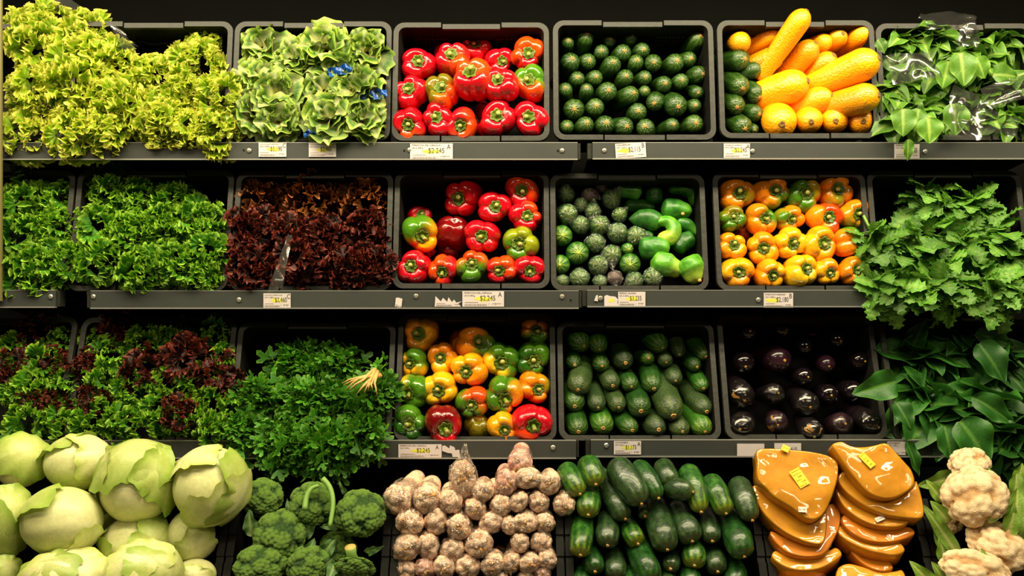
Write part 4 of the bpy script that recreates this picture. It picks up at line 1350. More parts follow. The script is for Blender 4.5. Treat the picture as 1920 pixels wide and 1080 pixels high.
# crop (600,800) scale 3.84: x, y, rx, ry, (back end), kind, look
GR = [(565,525,102,108,(700,380),0,'biggest front-facing'),(765,520,96,100,(810,390),1,'wide-mouthed'),(940,540,76,92,(930,420),0,'stalk-showing'),(1170,460,76,86,(1185,380),0,'rosy smooth'),
 (1345,405,76,92,None,2,'pink-topped'),(1440,255,76,86,None,2,'topmost'),(1495,370,77,98,None,0,'tall silvery'),(1650,405,76,90,(1650,320),0,'open-ended white'),(1755,560,82,76,None,1,'brown-mouthed outermost'),
 (1120,590,76,78,None,1,'clove-filled'),(1305,570,78,82,None,1,'yellowish clove-filled'),(1430,540,64,75,None,0,'shaded tan'),(1575,540,78,72,None,1,'many-cloved'),(650,690,100,90,None,1,'brown-centred'),
 (840,680,84,92,None,0,'silver-creased'),(1000,720,90,90,None,0,'pale round'),(1230,690,74,88,None,0,'plain creased'),(1370,710,64,72,None,1,'stubby'),(1480,690,70,90,None,1,'stalk-tipped'),(1615,690,72,80,None,1,'white-stalked'),
 (625,865,90,108,None,0,'long crinkled'),(780,860,80,95,None,0,'silver-mouthed'),(955,890,92,82,None,0,'flat shiny'),(1145,840,94,102,None,0,'large round'),(1440,835,68,68,None,0,'small glinting'),(1590,830,80,74,None,0,'dim creased'),
 (1375,980,64,85,None,0,'narrow cream'),(1510,980,72,82,None,0,'tan creased'),(1640,960,72,64,None,0,'low squat'),(620,1030,78,74,None,0,'loose-filmed'),(755,1020,74,78,None,2,'smooth pink'),(895,1010,80,78,None,1,'yellow-creased'),
 (1065,1010,90,88,None,0,'broad silver'),(1240,990,78,88,None,0,'bright-creased'),(1600,1060,64,54,None,2,'pinkish low'),(1480,1085,56,50,None,1,'lowest tan'),(1300,1100,64,50,None,0,'lowest dim')]
cv6 = conv(600, 800, 3.84)
rnd = random.Random(21)
pts = [cv6(a[0], a[1]) for a in GR]
for (X, Y, rx, ry, bk, kd, look), (px, py), place in zip(GR, pts, places(pts, 32)):
    d = 0.045 - 0.055 * max(0, (py - 900)) / 180 + rnd.uniform(-0.004, 0.004)
    c = R4.on(px, py, d)
    k = R4.mpp(c)
    r = (rx + ry) / 2 / 3.84 * k
    if bk:
        bx, by = cv6(*bk)
        ax = (c - R4.on(bx, by, d - 0.13)).normalized()
    else:
        ax = (Vector((rnd.uniform(-0.18, 0.18), -1, rnd.uniform(-0.3, 0.1)))).normalized()
    M = TM(c, ax, rnd.uniform(0, 6.28), (r * rx / (rx + ry) * 2, r * ry / (rx + ry) * 2, r) if bk is None else r)
    o = put('garlic_roll', GVP if kd == 2 else rnd.choice(GV), None, M)
    tag(o, '%s roll of garlic in clear film, %s of its bin' % (look, place), 'garlic', 'film-wrapped garlic rolls in the bottom bin')
    if kd == 1 or rnd.random() < 0.35:
        put('clove_end', rnd.choice(CLV), o, TM((0, 0, 0), None, rnd.uniform(0, 6)), label='tan cut clove ends')
    put('film', rnd.choice(GFV), o, TM((0, 0, 0), None, rnd.uniform(0, 6)))
# the bag standing upright among the rolls
c = R4.on(*cv6(1030, 365), 0.05)
k = R4.mpp(c) / 3.84
gb, gf = garlic_body(345, 0.5, GARL), crumple(4, 360, 0.09, (0.1, 1, 0.2), 1.2, GFILM, sc=6, fac=1.08, smooth=False)
o = put('garlic_bag', gb, None, Matrix.LocRotScale(c, Vector((0.05, -1, 0.1)).to_track_quat('Z', 'Y'), Vector((92 * k, 128 * k, 70 * k))))
tag(o, 'upright clear bag of garlic with a knotted top, above the rolls', 'garlic')
put('bag', gf, o)
put('clove_end', CLV[2], o)

# ------------------------------------------------------------------ pumpkin slices in film
FLESH = plain('pumpkin_flesh', S(255, 158, 6), 0.6, vary=0.3, bump=0.15, bscale=40)
FLESH2 = plain('pumpkin_deep_flesh', S(250, 140, 6), 0.6, vary=0.22, bump=0.12, bscale=26)
RIND = plain('pumpkin_rind', S(150, 120, 40), 0.5, vary=0.4, bump=0.2, bscale=30)
PFILM = film_mat('pumpkin_film', (1.0, 1.0, 0.99, 1), 0.0, 17.0, 0.7, 1.4, 0.06)
STICK = plain('yellow_sticker', S(232, 206, 24), 0.45)
WSTICK = plain('white_sticker', S(224, 214, 206), 0.5)
cv8 = conv(1380, 800, 3.556)

def smooth_poly(p, it=3):
    p = np.asarray(p, float)
    for _ in range(it):
        q = np.roll(p, -1, 0)
        p = np.stack([p * 0.75 + q * 0.25, p * 0.25 + q * 0.75], 1).reshape(-1, 2)
        if len(p) > 90:
            break
    return p

def pumpkin(poly, d, tilt, label, thick=0.03, mat=None, dish=0.0, seed=0):
    """A slice of pumpkin: its outline from the photograph set on a plane of its own (tilt forward or back), real thickness, rounded edge, rind behind."""
    mat = mat or FLESH
    p2 = smooth_poly(poly, 2)
    cx, cy = p2.mean(0)
    c = R4.on(*cv8(cx, cy), d)
    t = math.radians(tilt)
    n = Vector((0, -math.cos(t), math.sin(t)))
    vv = Vector((0, math.sin(t), math.cos(t)))
    L = []
    for X, Y in p2:
        px, py = cv8(X, Y)
        D = P(px, py, 0.0) - CAM
        q = CAM + D * ((c - CAM).dot(n) / D.dot(n)) - c
        L.append((q.x, q.dot(vv)))
    L = np.array(L)
    a = np.roll(L, 1, 0)
    b = np.roll(L, -1, 0)
    tn = b - a
    tn /= np.linalg.norm(tn, axis=1)[:, None] + 1e-9
    area_ = 0.5 * np.sum(L[:, 0] * b[:, 1] - b[:, 0] * L[:, 1])
    inn = np.stack([-tn[:, 1], tn[:, 0]], 1) * (1 if area_ > 0 else -1)
    import bmesh
    N = len(L)
    rings = [(L + inn * 0.004, -thick), (L, -thick + 0.005), (L, -0.004), (L + inn * 0.0010, -0.0012), (L + inn * 0.0030, 0.0)]
    bm = bmesh.new()
    vs = [[bm.verts.new((x, y, z)) for x, y in R] for R, z in rings]
    for i in range(len(rings) - 1):
        for k in range(N):
            k2 = (k + 1) % N
            f = bm.faces.new((vs[i][k], vs[i][k2], vs[i + 1][k2], vs[i + 1][k]))
            f.material_index = 1 if i == 0 else 0
            f.smooth = True
    f = bm.faces.new(vs[-1])
    back = bm.faces.new(vs[0][::-1])
    back.material_index = 1
    if area_ < 0:
        bmesh.ops.reverse_faces(bm, faces=bm.faces[:])
    r = bmesh.ops.triangulate(bm, faces=[f])
    for _ in range(2):
        ed = [e for e in bm.edges if e.calc_length() > 0.02 and all(v.co.z > -0.0005 for v in e.verts)]
        if ed:
            bmesh.ops.subdivide_edges(bm, edges=ed, cuts=1)
            bmesh.ops.triangulate(bm, faces=[q for q in bm.faces if len(q.verts) > 4])
    g = np.random.default_rng(seed)
    for v in bm.verts:
        if v.co.z > -0.0005:
            dist = np.min(np.hypot(L[:, 0] - v.co.x, L[:, 1] - v.co.y))
            x = np.array([[v.co.x, v.co.y, 0.0]]) * 30
            v.co.z += min(1, dist / 0.02) * (-dish * 0.012 + 0.004 * vnoise(x, 1.4, seed)[0])
            for q in v.link_faces:
                q.smooth = True
    me = bpy.data.meshes.new('pumpkin_slice')
    bm.to_mesh(me)
    me.materials.append(mat)
    me.materials.append(RIND)
    bm.free()
    M = Matrix(((1, 0, 0, c.x), (0, vv.y, n.y, c.y), (0, vv.z, n.z, c.z), (0, 0, 0, 1)))
    o = put('pumpkin_slice', me, None, M)
    tag(o, label, 'pumpkin', 'wrapped pumpkin slices in the bottom bin')
    # the film wrapped around the face
    fm = me.copy()
    fm.name = 'film'
    fm.materials.clear()
    fm.materials.append(PFILM)
    cc = np.empty(3 * len(fm.vertices), dtype=np.float32)
    fm.vertices.foreach_get('co', cc)
    nn = np.array([v.normal[:] for v in fm.vertices])
    cc = cc.reshape(-1, 3) + nn * 0.0013
    fm.vertices.foreach_set('co', cc.ravel().astype(np.float32))
    fm.polygons.foreach_set('material_index', np.zeros(len(fm.polygons), dtype=np.int32))
    fm.update()
    put('film', fm, o)
    return o, M, n

def sticker(o, M, X, Y, w, h, rot, mat, lines, lift=0.0045):
    px, py = cv8(X, Y)
    D = P(px, py, 0.0) - CAM
    n = M.col[2].to_3d()
    c = M.translation
    q = CAM + D * ((c - CAM).dot(n) / D.dot(n))
    loc = M.inverted() @ q
    k = R4.mpp(c) / 3.556
    S_ = Matrix.Translation(Vector((loc.x, loc.y, lift))) @ Matrix.Rotation(math.radians(rot), 4, 'Z')
    v, f = box_vf((0, 0, 0), (w * k / 2, h * k / 2, 0.0005))
    s = put('sticker', new_mesh('sticker', v, f, False, [mat]), o, S_, label='%s label sticker' % mat.name.split('_')[0])
    for i, (txt, size, x, y) in enumerate(lines):
        put('lettering', text_mesh(txt, size * k, INK), s, Matrix.Translation((x * w * k, y * h * k, 0.0009)))

p5 = pumpkin([(250, 985), (330, 960), (600, 955), (640, 1080), (600, 1200), (260, 1200)], -0.01, 50, 'shadowed pumpkin slice lowest in the stack beside the cucumbers', 0.05, FLESH2, 0.3, 5)
p4, M4, _ = pumpkin([(232, 872), (255, 815), (320, 850), (420, 868), (530, 860), (620, 825), (665, 798), (705, 830), (708, 865), (600, 930), (530, 952), (440, 958), (340, 942)], 0.02, 48, 'curved crescent pumpkin slice, lowest clear one beside the cucumbers', 0.05, FLESH, 0.2, 4)
p3, M3, _ = pumpkin([(590, 540), (640, 503), (690, 540), (702, 600), (690, 680), (655, 750), (610, 830), (560, 862), (480, 868), (420, 862), (330, 835), (240, 745), (222, 680), (330, 740), (460, 785), (560, 790), (600, 720)], 0.028, 40, 'deep orange pumpkin slice third down beside the cucumbers', 0.05, FLESH2, 0.3, 3)
p2, M2, _ = pumpkin([(108, 412), (130, 370), (190, 380), (260, 470), (350, 570), (450, 640), (540, 640), (600, 560), (608, 600), (600, 720), (582, 788), (480, 772), (400, 740), (320, 700), (210, 610), (140, 510)], 0.045, 36, 'long curved pumpkin slice under the broad stickered one', 0.05, FLESH, 0.4, 2)
p1, M1, _ = pumpkin([(135, 170), (155, 146), (240, 143), (340, 150), (480, 162), (600, 185), (660, 215), (686, 250), (682, 340), (655, 430), (620, 520), (580, 590), (530, 622), (480, 618), (430, 585), (370, 535), (290, 490), (240, 455), (205, 410), (150, 365), (140, 300), (146, 240)], 0.075, 30, 'broad wedge-shaped pumpkin slice with a yellow sticker, topmost of its stack', 0.045, FLESH, 0.15, 1)
sticker(p1, M1, 420, 345, 78, 128, 28, STICK, [('AHUYAMA TROZO', 11, -0.42, 0.36), ('PESO NETO  kg', 9, -0.42, 0.20), ('0.845', 14, -0.1, 0.02), ('PRECIO  $', 9, -0.42, -0.12), ('2,105', 14, -0.05, -0.28), ('||| |||| || |||', 13, -0.42, -0.44)])
sticker(p1, M1, 440, 557, 54, 36, -5, WSTICK, [('$1.190', 15, -0.42, -0.15)])
sticker(p1, M1, 325, 152, 50, 44, -28, STICK, [('AHUYAMA', 9, -0.42, 0.0)], 0.006)
q7 = pumpkin([(655, 955), (735, 903), (840, 930), (950, 962), (1060, 965), (1110, 945), (1140, 1010), (1110, 1150), (700, 1180)], 0.015, 48, 'lowest pumpkin slice beside the cauliflower bin wall', 0.05, FLESH, 0.3, 17)
q6 = pumpkin([(745, 790), (800, 800), (900, 850), (1000, 868), (1030, 900), (1060, 950), (980, 968), (900, 945), (830, 900), (770, 840)], 0.01, 45, 'small jagged pumpkin piece in the gap above the lowest slice', 0.04, FLESH2, 0.2, 16)
q5, M5, _ = pumpkin([(672, 700), (690, 645), (740, 690), (810, 740), (900, 770), (1000, 772), (1085, 762), (1115, 790), (1132, 825), (1100, 850), (1040, 858), (980, 845), (900, 830), (800, 790), (720, 745)], 0.03, 46, 'pumpkin slice with a glaring film patch, fourth in the cauliflower-side stack', 0.05, FLESH, 0.2, 15)
q4, M4b, _ = pumpkin([(702, 610), (722, 578), (780, 610), (860, 665), (960, 690), (1060, 690), (1150, 655), (1208, 708), (1150, 740), (1060, 765), (960, 772), (860, 755), (770, 710), (715, 655)], 0.035, 44, 'thin curved pumpkin slice ending in a sharp corner', 0.045, FLESH2, 0.2, 14)
q3, M3b, _ = pumpkin([(662, 430), (680, 380), (720, 400), (780, 470), (880, 550), (980, 595), (1080, 612), (1165, 620), (1140, 650), (1080, 668), (1000, 668), (900, 650), (800, 600), (715, 530)], 0.048, 40, 'curved pumpkin slice with a small white sticker on its edge', 0.05, FLESH, 0.2, 13)
q2, M2b, _ = pumpkin([(680, 360), (682, 320), (720, 295), (770, 305), (830, 380), (920, 460), (1020, 485), (1120, 460), (1195, 400), (1200, 345), (1235, 440), (1258, 560), (1250, 608), (1190, 612), (1100, 605), (1000, 590), (900, 550), (800, 490), (720, 420)], 0.062, 34, 'wide curved pumpkin slice under the folded-looking one', 0.05, FLESH, 0.4, 12)
q1, M1b, _ = pumpkin([(638, 122), (665, 104), (708, 97), (735, 112), (770, 132), (840, 137), (920, 128), (1003, 100), (1050, 150), (1130, 240), (1172, 285), (1194, 350), (1188, 395), (1140, 435), (1060, 475), (990, 480), (920, 460), (870, 430), (800, 350), (740, 270), (690, 200)], 0.09, 28, 'upper saddle-shaped pumpkin slice beside the cauliflower, yellow sticker at its ridge', 0.045, FLESH, 0.25, 11)
sticker(q1, M1b, 868, 228, 50, 110, 38, STICK, [('AHUYAMA TROZO', 7, -0.42, 0.36), ('PESO NETO', 7, -0.42, 0.1), ('0.790', 11, -0.3, -0.1), ('1,960', 11, -0.3, -0.35)])
sticker(q3, M3b, 955, 620, 66, 30, 22, WSTICK, [('$1.0 kg', 13, -0.4, -0.15)])

# ------------------------------------------------------------------ iceberg lettuce
ICE = leaf_mat('iceberg_leaf', S(228, 228, 178), S(214, 219, 152), S(190, 205, 110), 0.38, 0.08, S(238, 238, 200), 0.08, 0.1, 0.8, 0.06)
ICEG = leaf_mat('iceberg_green_leaf', S(212, 220, 146), S(182, 202, 106), S(156, 188, 76), 0.40, 0.15, S(222, 232, 166), 0.10, 0.1, 0.7, 0.06)
def ice_body(seed):
    v, f = ico(5)
    z = v[:, 2]
    n = 0.026 * vnoise(v, 2.2, seed) + 0.006 * vnoise(v, 5.5, seed + 1)
    # long folds that run from the base round the head
    ax = np.random.default_rng(seed).normal(size=3)
    ax /= np.linalg.norm(ax)
    q = v @ ax
    n += 0.006 * np.sin(9 * q + 3 * vnoise(v, 2, seed + 2)) * (1 - q ** 2)
    w = v * (1 + n)[:, None]
    ve = np.clip(np.abs(np.sin(11 * q + 4 * vnoise(v, 1.6, seed + 4))) * -4 + 0.55, 0, 1) * 0.6
    return new_mesh('iceberg_lettuce', w, f, True, [ICE], attrs={'run': 0.5 + 0.35 * vnoise(v, 2.0, seed + 7), 'vein': ve})
def ice_leaf(seed, spread=1.25):
    """A wrapper leaf: a patch of the head's surface whose rim lifts off and frays."""
    g = np.random.default_rng(seed)
    nu, nv = 46, 12
    vs, run, ve = [], [], []
    for j in range(nv):
        q = j / (nv - 1)
        for i in range(nu):
            a = 2 * PI * i / nu
            edge = 1 + 0.16 * math.sin(3 * a + seed) + 0.07 * math.sin(7 * a + seed * 2) + 0.04 * math.sin(15 * a)
            ph = spread * q * edge * (0.8 + 0.2 * math.cos(a))
            lift = 1.065 + 0.010 * math.sin(5 * a + seed) * q + 0.10 * q ** 5 * (0.7 + 0.6 * math.sin(2 * a + seed)) + 0.035 * q ** 3 * math.sin(9 * a + seed)
            vs.append((lift * math.sin(ph) * math.cos(a), lift * math.sin(ph) * math.sin(a), lift * math.cos(ph)))
            run.append(q)
            ve.append(max(0, 0.7 - 5 * abs(math.sin(4 * a))) * (1 - q * 0.6))
    return new_mesh('leaf', vs, grid_faces(nu, nv, True), True, None, attrs={'run': run, 'vein': ve})
IBV = [ice_body(400 + 9 * k) for k in range(4)]
ILV = [ice_leaf(440 + k, 1.0 + 0.25 * (k % 3)) for k in range(4)]
ILG = [remat(m, [ICEG]) for m in ILV]
ILP = [remat(m, [ICE]) for m in ILV]
cv5 = conv(0, 790, 3)
IC = [(120,225,136,150,0.05,[((0.7,-0.5,0.5),1)],'pale iceberg lettuce with a green flank, top of the heap by the end panel'),
 (440,235,182,152,0.05,[((0.9,-0.3,0.5),0),((-0.5,-0.2,0.8),1)],'flattened iceberg lettuce with loose side leaves, second along the top'),
 (775,340,206,226,0.08,[((0.2,-0.3,1.0),1),((0.9,-0.35,0.4),1),((-0.8,-0.1,0.3),0)],'biggest iceberg lettuce with a torn leaf standing up'),
 (1185,360,206,212,0.08,[((0.3,-0.5,-0.7),0),((-0.5,-0.3,0.8),0),((0.9,-0.2,-0.2),1)],'whitest iceberg lettuce, next to the parsley'),
 (45,560,120,185,0.08,[((0.5,-0.5,0.5),1),((0.2,-0.4,-0.8),1)],'iceberg lettuce cut by the picture edge, second layer'),
 (350,562,216,192,0.10,[((-0.75,-0.1,0.6),1),((0.6,-0.3,-0.6),0)],'round glowing iceberg lettuce with frayed leaf tips'),
 (770,680,192,150,0.03,[((-0.8,-0.3,-0.5),1),((0.6,-0.5,0.2),1)],'greener iceberg lettuce wedged below the biggest one'),
 (1075,640,130,142,0.02,[((0.3,-0.7,-0.3),0)],'smaller iceberg lettuce against the bin wall'),
 (380,880,232,150,0.10,[((0.4,-0.6,0.8),0),((-0.3,-0.5,0.7),1)],'low iceberg lettuce below the round glowing one'),
 (800,850,212,165,0.10,[((0.1,-0.5,0.9),0),((0.8,-0.4,0.2),1)],'low iceberg lettuce with brown-edged tips'),
 (10,860,95,110,0.07,[((0.6,-0.4,0.5),1)],'lowest iceberg lettuce in the corner of the picture'),
 (1095,865,118,88,0.02,[((0.2,-0.8,0.3),0)],'lowest iceberg lettuce against the bin wall'),
 (590,500,95,120,-0.02,[((0.3,-0.7,0.3),1)],'shaded iceberg lettuce behind the biggest one')]
rnd = random.Random(33)
for k, (X, Y, rx, ry, d, leaves, lab) in enumerate(IC):
    px, py = cv5(X, Y)
    c = R4.on(px, py, d)
    m = R4.mpp(c) / 3
    r = Vector((rx * m, (rx + ry) / 2 * m, ry * m))
    root = empty('iceberg_lettuce', Matrix.LocRotScale(c, Quaternion(), r))
    tag(root, lab, 'lettuce', 'iceberg lettuces in the bottom bin')
    put('head', IBV[k % 4], root, Quaternion((rnd.random(), rnd.random(), rnd.random(), 1)).normalized().to_matrix().to_4x4())
    for ax, g in leaves:
        put('leaf', (ILG if g else ILP)[rnd.randrange(4)], root, TM((0, 0, 0), ax, rnd.uniform(0, 6.28)))

# ------------------------------------------------------------------ broccoli and cauliflower
def floret(seed, n1, h1, n2, h2, sub, flat=0.75, name='crown', n3=0, h3=0.0):
    v, f = ico(sub)
    g = np.random.default_rng(seed)
    def bumps(n, h, jit):
        c = fib(n) + g.normal(0, jit, (n, 3))
        c /= np.linalg.norm(c, axis=1)[:, None]
        w = 2.1 / math.sqrt(n)
        dmax = np.empty(len(v))
        for s_ in range(0, len(v), 4000):
            dmax[s_:s_ + 4000] = (v[s_:s_ + 4000] @ c.T).max(1)
        ang = np.arccos(np.clip(dmax, -1, 1))
        return h * np.sqrt(np.clip(1 - (ang / w) ** 2, 0, 1))
    b1 = bumps(n1, h1, 0.08)
    b2 = bumps(n2, h2, 0.03)
    n = 1 - h1 * 0.8 + b1 + b2 + (bumps(n3, h3, 0.01) if n3 else 0) + 0.05 * vnoise(v, 1.8, seed)
    z = v[:, 2].copy()
    w = v * n[:, None]
    w[:, 2] = np.where(z < 0, w[:, 2] * 0.45, w[:, 2] * flat)
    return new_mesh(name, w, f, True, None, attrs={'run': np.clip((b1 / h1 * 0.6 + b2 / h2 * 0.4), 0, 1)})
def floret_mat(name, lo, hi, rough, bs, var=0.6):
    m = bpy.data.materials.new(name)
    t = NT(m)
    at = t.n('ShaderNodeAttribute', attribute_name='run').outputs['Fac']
    c = t.mix(t.step(at, 0.2, 0.95), lo, hi)  # low spots between florets take a darker colour as painted crevice shade
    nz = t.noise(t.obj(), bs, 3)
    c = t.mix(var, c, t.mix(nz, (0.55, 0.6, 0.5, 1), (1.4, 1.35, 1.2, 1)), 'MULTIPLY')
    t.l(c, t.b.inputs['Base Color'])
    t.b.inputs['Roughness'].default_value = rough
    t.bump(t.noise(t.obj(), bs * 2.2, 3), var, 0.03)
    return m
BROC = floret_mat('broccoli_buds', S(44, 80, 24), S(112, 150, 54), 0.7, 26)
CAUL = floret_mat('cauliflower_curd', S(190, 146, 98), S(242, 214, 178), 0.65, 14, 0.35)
BSTEM = plain('broccoli_stem', S(118, 158, 70), 0.5, vary=0.2, bump=0.2, bscale=20)
BCUT = plain('broccoli_cut', S(196, 170, 92), 0.7, vary=0.15, bscale=20)
BLEAF = leaf_mat('broccoli_leaf', S(140, 170, 96), S(74, 116, 62), S(84, 124, 66), 0.5, 0.15, S(150, 178, 110), 0.2)
CLEAF = leaf_mat('cauliflower_leaf', S(190, 206, 120), S(122, 164, 56), S(108, 152, 44), 0.45, 0.25, S(196, 212, 130), 0.2)
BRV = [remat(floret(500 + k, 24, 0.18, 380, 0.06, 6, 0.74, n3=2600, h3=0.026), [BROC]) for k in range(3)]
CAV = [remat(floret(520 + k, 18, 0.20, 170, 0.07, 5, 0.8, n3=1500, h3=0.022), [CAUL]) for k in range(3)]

def blade(name, L, Wd, seed, mat=None, nu=9, nv=13, lobe=0.0, fold=0.25, curl=0.5, wave=0.06, tip=1.0, wf=2.0, pet=0.0):
    """A leaf blade: foot at the origin, growing along +z, upper face towards -y; folded along the rib, curling back at the tip."""
    g = np.random.default_rng(seed)
    vs, run, ve = [], [], []
    ph = g.uniform(0, 6.28)
    for j in range(nv):
        q = j / (nv - 1)
        w = Wd * (math.sin(PI * min(1, q ** 0.75 * 0.97 + 0.03)) ** 0.75) * (1 + lobe * max(0, math.sin(PI * q * 1.5 + 0.4))) if tip >= 1 else Wd * (math.sin(PI * (0.06 + 0.75 * q)) ** 0.6)
        if j == nv - 1 and tip >= 1:
            w = Wd * 0.02
        zc = L * q
        yc = curl * L * q * q * 0.5
        for i in range(nu):
            u = i / (nu - 1) * 2 - 1
            e = abs(u)
            y = yc - fold * e * w + wave * L * (e ** 2) * math.sin(wf * PI * q * 2 + ph + (1.5 if u > 0 else 0))
            vs.append((u * w, y, zc + 0.05 * L * e * (q - 0.5)))
            run.append(0.15 + 0.85 * max(q * 0.6, e * min(1, q * 3)))
            rib = max(0, 1 - e * 7)
            side = max(0, 1 - 5 * abs(math.sin(PI * (q * 6 - e * 2.2)))) * (0.6 - 0.4 * e)
            ve.append(max(rib, side * 0.7))
    f = grid_faces(nu, nv)
    n0 = len(vs)
    if pet > 0:
        tv, tf = tube([(0, 0.1 * pet, -pet), (0, 0.02 * pet, -pet * 0.5), (0, 0, 0.05 * L), (0, curl * L * 0.125 + 0.004, L * 0.5)], [Wd * 0.07, Wd * 0.065, Wd * 0.05, Wd * 0.02], 5)
        vs += [tuple(x) for x in tv]
        f += [tuple(a + n0 for a in q) for q in tf]
        run += [0.0] * len(tv)
        ve += [0.7] * len(tv)
    return new_mesh(name, vs, f, True, [mat] if mat else None, attrs={'run': run, 'vein': ve})

BLV = [blade('leaf', 1.0, 0.36, 540 + k, BLEAF, wave=0.09, wf=2.5, curl=0.9) for k in range(3)]
CLV_ = [blade('leaf', 1.0, 0.38, 550 + k, CLEAF, wave=0.05, curl=0.8, nu=11, nv=16) for k in range(3)]
STEMM = {}
def head(name, cat, group, mesh, stem, cut, lab, X, Y, rx, ry, d, cvx, s, ax, leaves, leafv, stem_dir=None, rnd=rnd, stem_len=1.1):
    px, py = cvx(X, Y)
    c = R4.on(px, py, d)
    m = R4.mpp(c) / s
    r = (rx + ry) / 2 * m
    root = empty(name, Matrix.Translation(c))
    tag(root, lab, cat, group)
    M = Matrix.Diagonal((rx * m / r, 1, ry * m / r, 1)) @ TM((0, 0, 0), ax, rnd.uniform(0, 6.28), r)
    o = put('crown', mesh, root)
    o.matrix_basis = Matrix.LocRotScale(Vector(), M.to_quaternion(), M.to_scale())
    a = Vector(ax).normalized()
    sd = (-a if stem_dir is None else Vector(stem_dir)).normalized()
    p = [sd * r * 0.1, sd * r * (0.5 + 0.3 * stem_len), sd * r * stem_len * 1.25]
    v, f = tube([q[:] for q in p], [r * 0.45, r * 0.26, r * 0.30], 12)
    put('stem', new_mesh('stem', v, f, True, [stem, cut], [0] * (len(f) - 1) + [1]), root)
    for (fx, fy), (tx, ty), w, dl, curl in leaves:
        a0, b0 = R4.on(*cvx(fx, fy), d + dl - 0.03), R4.on(*cvx(tx, ty), d + dl)
        L = (b0 - a0).length
        z = (b0 - a0).normalized()
        y = (Vector((0, 1, 0)) - z * z.y).normalized()
        x = y.cross(z)
        Mx = Matrix(((x.x, y.x, z.x, 0), (x.y, y.y, z.y, 0), (x.z, y.z, z.z, 0), (0, 0, 0, 1)))
        o = put('leaf', rnd.choice(leafv), root)
        o.matrix_basis = Matrix.LocRotScale(a0 - c, Mx.to_quaternion(), Vector((L * w, L * curl, L)))
    return root
GBR = 'broccoli heads in the bottom bin'
head('broccoli', 'broccoli', GBR, BRV[0], BSTEM, BCUT, 'round broccoli head under the parsley with leaf stalks round it', 1755, 465, 120, 115, 0.05, cv5, 3, (0.1, -0.8, 0.5), [((1640, 560), (1610, 450), 0.5, 0.03, 0.6), ((1860, 590), (1890, 520), 0.9, 0.02, 0.8)], BLV)
head('broccoli', 'broccoli', GBR, BRV[1], BSTEM, BCUT, 'dark broccoli head deep in the shade of the parsley', 1475, 430, 115, 105, -0.02, cv5, 3, (0.0, -0.8, 0.5), [], BLV)
head('broccoli', 'broccoli', GBR, BRV[2], BSTEM, BCUT, 'broad broccoli head in the middle of its bin', 1570, 645, 152, 130, 0.05, cv5, 3, (-0.1, -0.8, 0.5), [((1690, 660), (1760, 560), 0.9, 0.02, 0.9), ((1420, 640), (1390, 520), 0.9, 0.0, 0.9)], BLV)
head('broccoli', 'broccoli', GBR, BRV[0], BSTEM, BCUT, 'broccoli head lowest beside the lettuce bin wall', 1465, 810, 145, 100, 0.06, cv5, 3, (0.0, -0.8, 0.6), [((1560, 850), (1640, 770), 0.8, 0.01, 0.8)], BLV)
head('broccoli', 'broccoli', GBR, BRV[1], BSTEM, BCUT, 'low broccoli head with curled grey-green leaves on top', 1735, 810, 120, 100, 0.06, cv5, 3, (0.1, -0.85, 0.4), [((1700, 790), (1745, 700), 1.1, 0.03, 1.2), ((1800, 770), (1870, 680), 0.9, 0.02, 1.0), ((1790, 850), (1855, 790), 1.0, 0.03, 1.0)], BLV)
head('broccoli', 'broccoli', GBR, BRV[2], BSTEM, BCUT, 'large domed broccoli head against the garlic bin', 290, 628, 172, 172, 0.05, cv6, 3.84, (0.1, -0.75, 0.6), [((150, 700), (30, 730), 0.6, 0.02, 0.7), ((200, 500), (140, 420), 0.45, 0.0, 0.7)], BLV)
head('broccoli', 'broccoli', GBR, BRV[1], BSTEM, BCUT, 'upturned broccoli showing its cut stem and pale branches', 245, 1020, 170, 105, 0.07, cv6, 3.84, (0.05, -0.6, -0.7), [((330, 900), (410, 890), 0.6, 0.04, 0.9), ((110, 990), (70, 1070), 0.8, 0.04, 0.9)], BLV, (-0.1, -0.35, 1.0), rnd, 1.05)
head('broccoli', 'broccoli', GBR, BRV[0], BSTEM, BCUT, 'dim broccoli head half hidden between the upturned one and the domed one', 1900, 720, 100, 95, 0.0, cv5, 3, (0.1, -0.85, 0.4), [], BLV)
head('broccoli', 'broccoli', GBR, BRV[2], BSTEM, BCUT, 'dim broccoli head sunk behind the broad middle one', 1665, 560, 95, 85, -0.01, cv5, 3, (0.0, -0.85, 0.4), [], BLV)
# leaf stalks arching round the first head
cvs = conv(600, 800, 3.84)
for pts_, lab in (([(20, 375), (75, 430), (100, 540), (85, 640), (70, 720)], 'thick pale leaf stalk arching down between two broccoli heads'), ([(-110, 600), (-100, 500), (-60, 440), (-10, 425)], 'thin pale leaf stalk curving around the upper broccoli head')):
    w3 = np.array([R4.on(*cvs(*p), 0.095)[:] for p in pts_])
    c = w3.mean(0)
    q = np.linspace(0, len(w3) - 1, 14)
    pp = np.stack([np.interp(q, range(len(w3)), w3[:, j]) for j in range(3)], 1)
    for _ in range(3):
        pp[1:-1] = 0.5 * pp[1:-1] + 0.25 * (pp[:-2] + pp[2:])
    v, f = tube(pp - c, np.linspace(0.0062, 0.0040, 14), 8)
    o = put('leaf_stalk', new_mesh('leaf_stalk', v, f, True, [BSTEM]), None, Matrix.Translation(Vector(c)))
    tag(o, lab, 'stalk')
GCA = 'cauliflowers in the bottom bin'
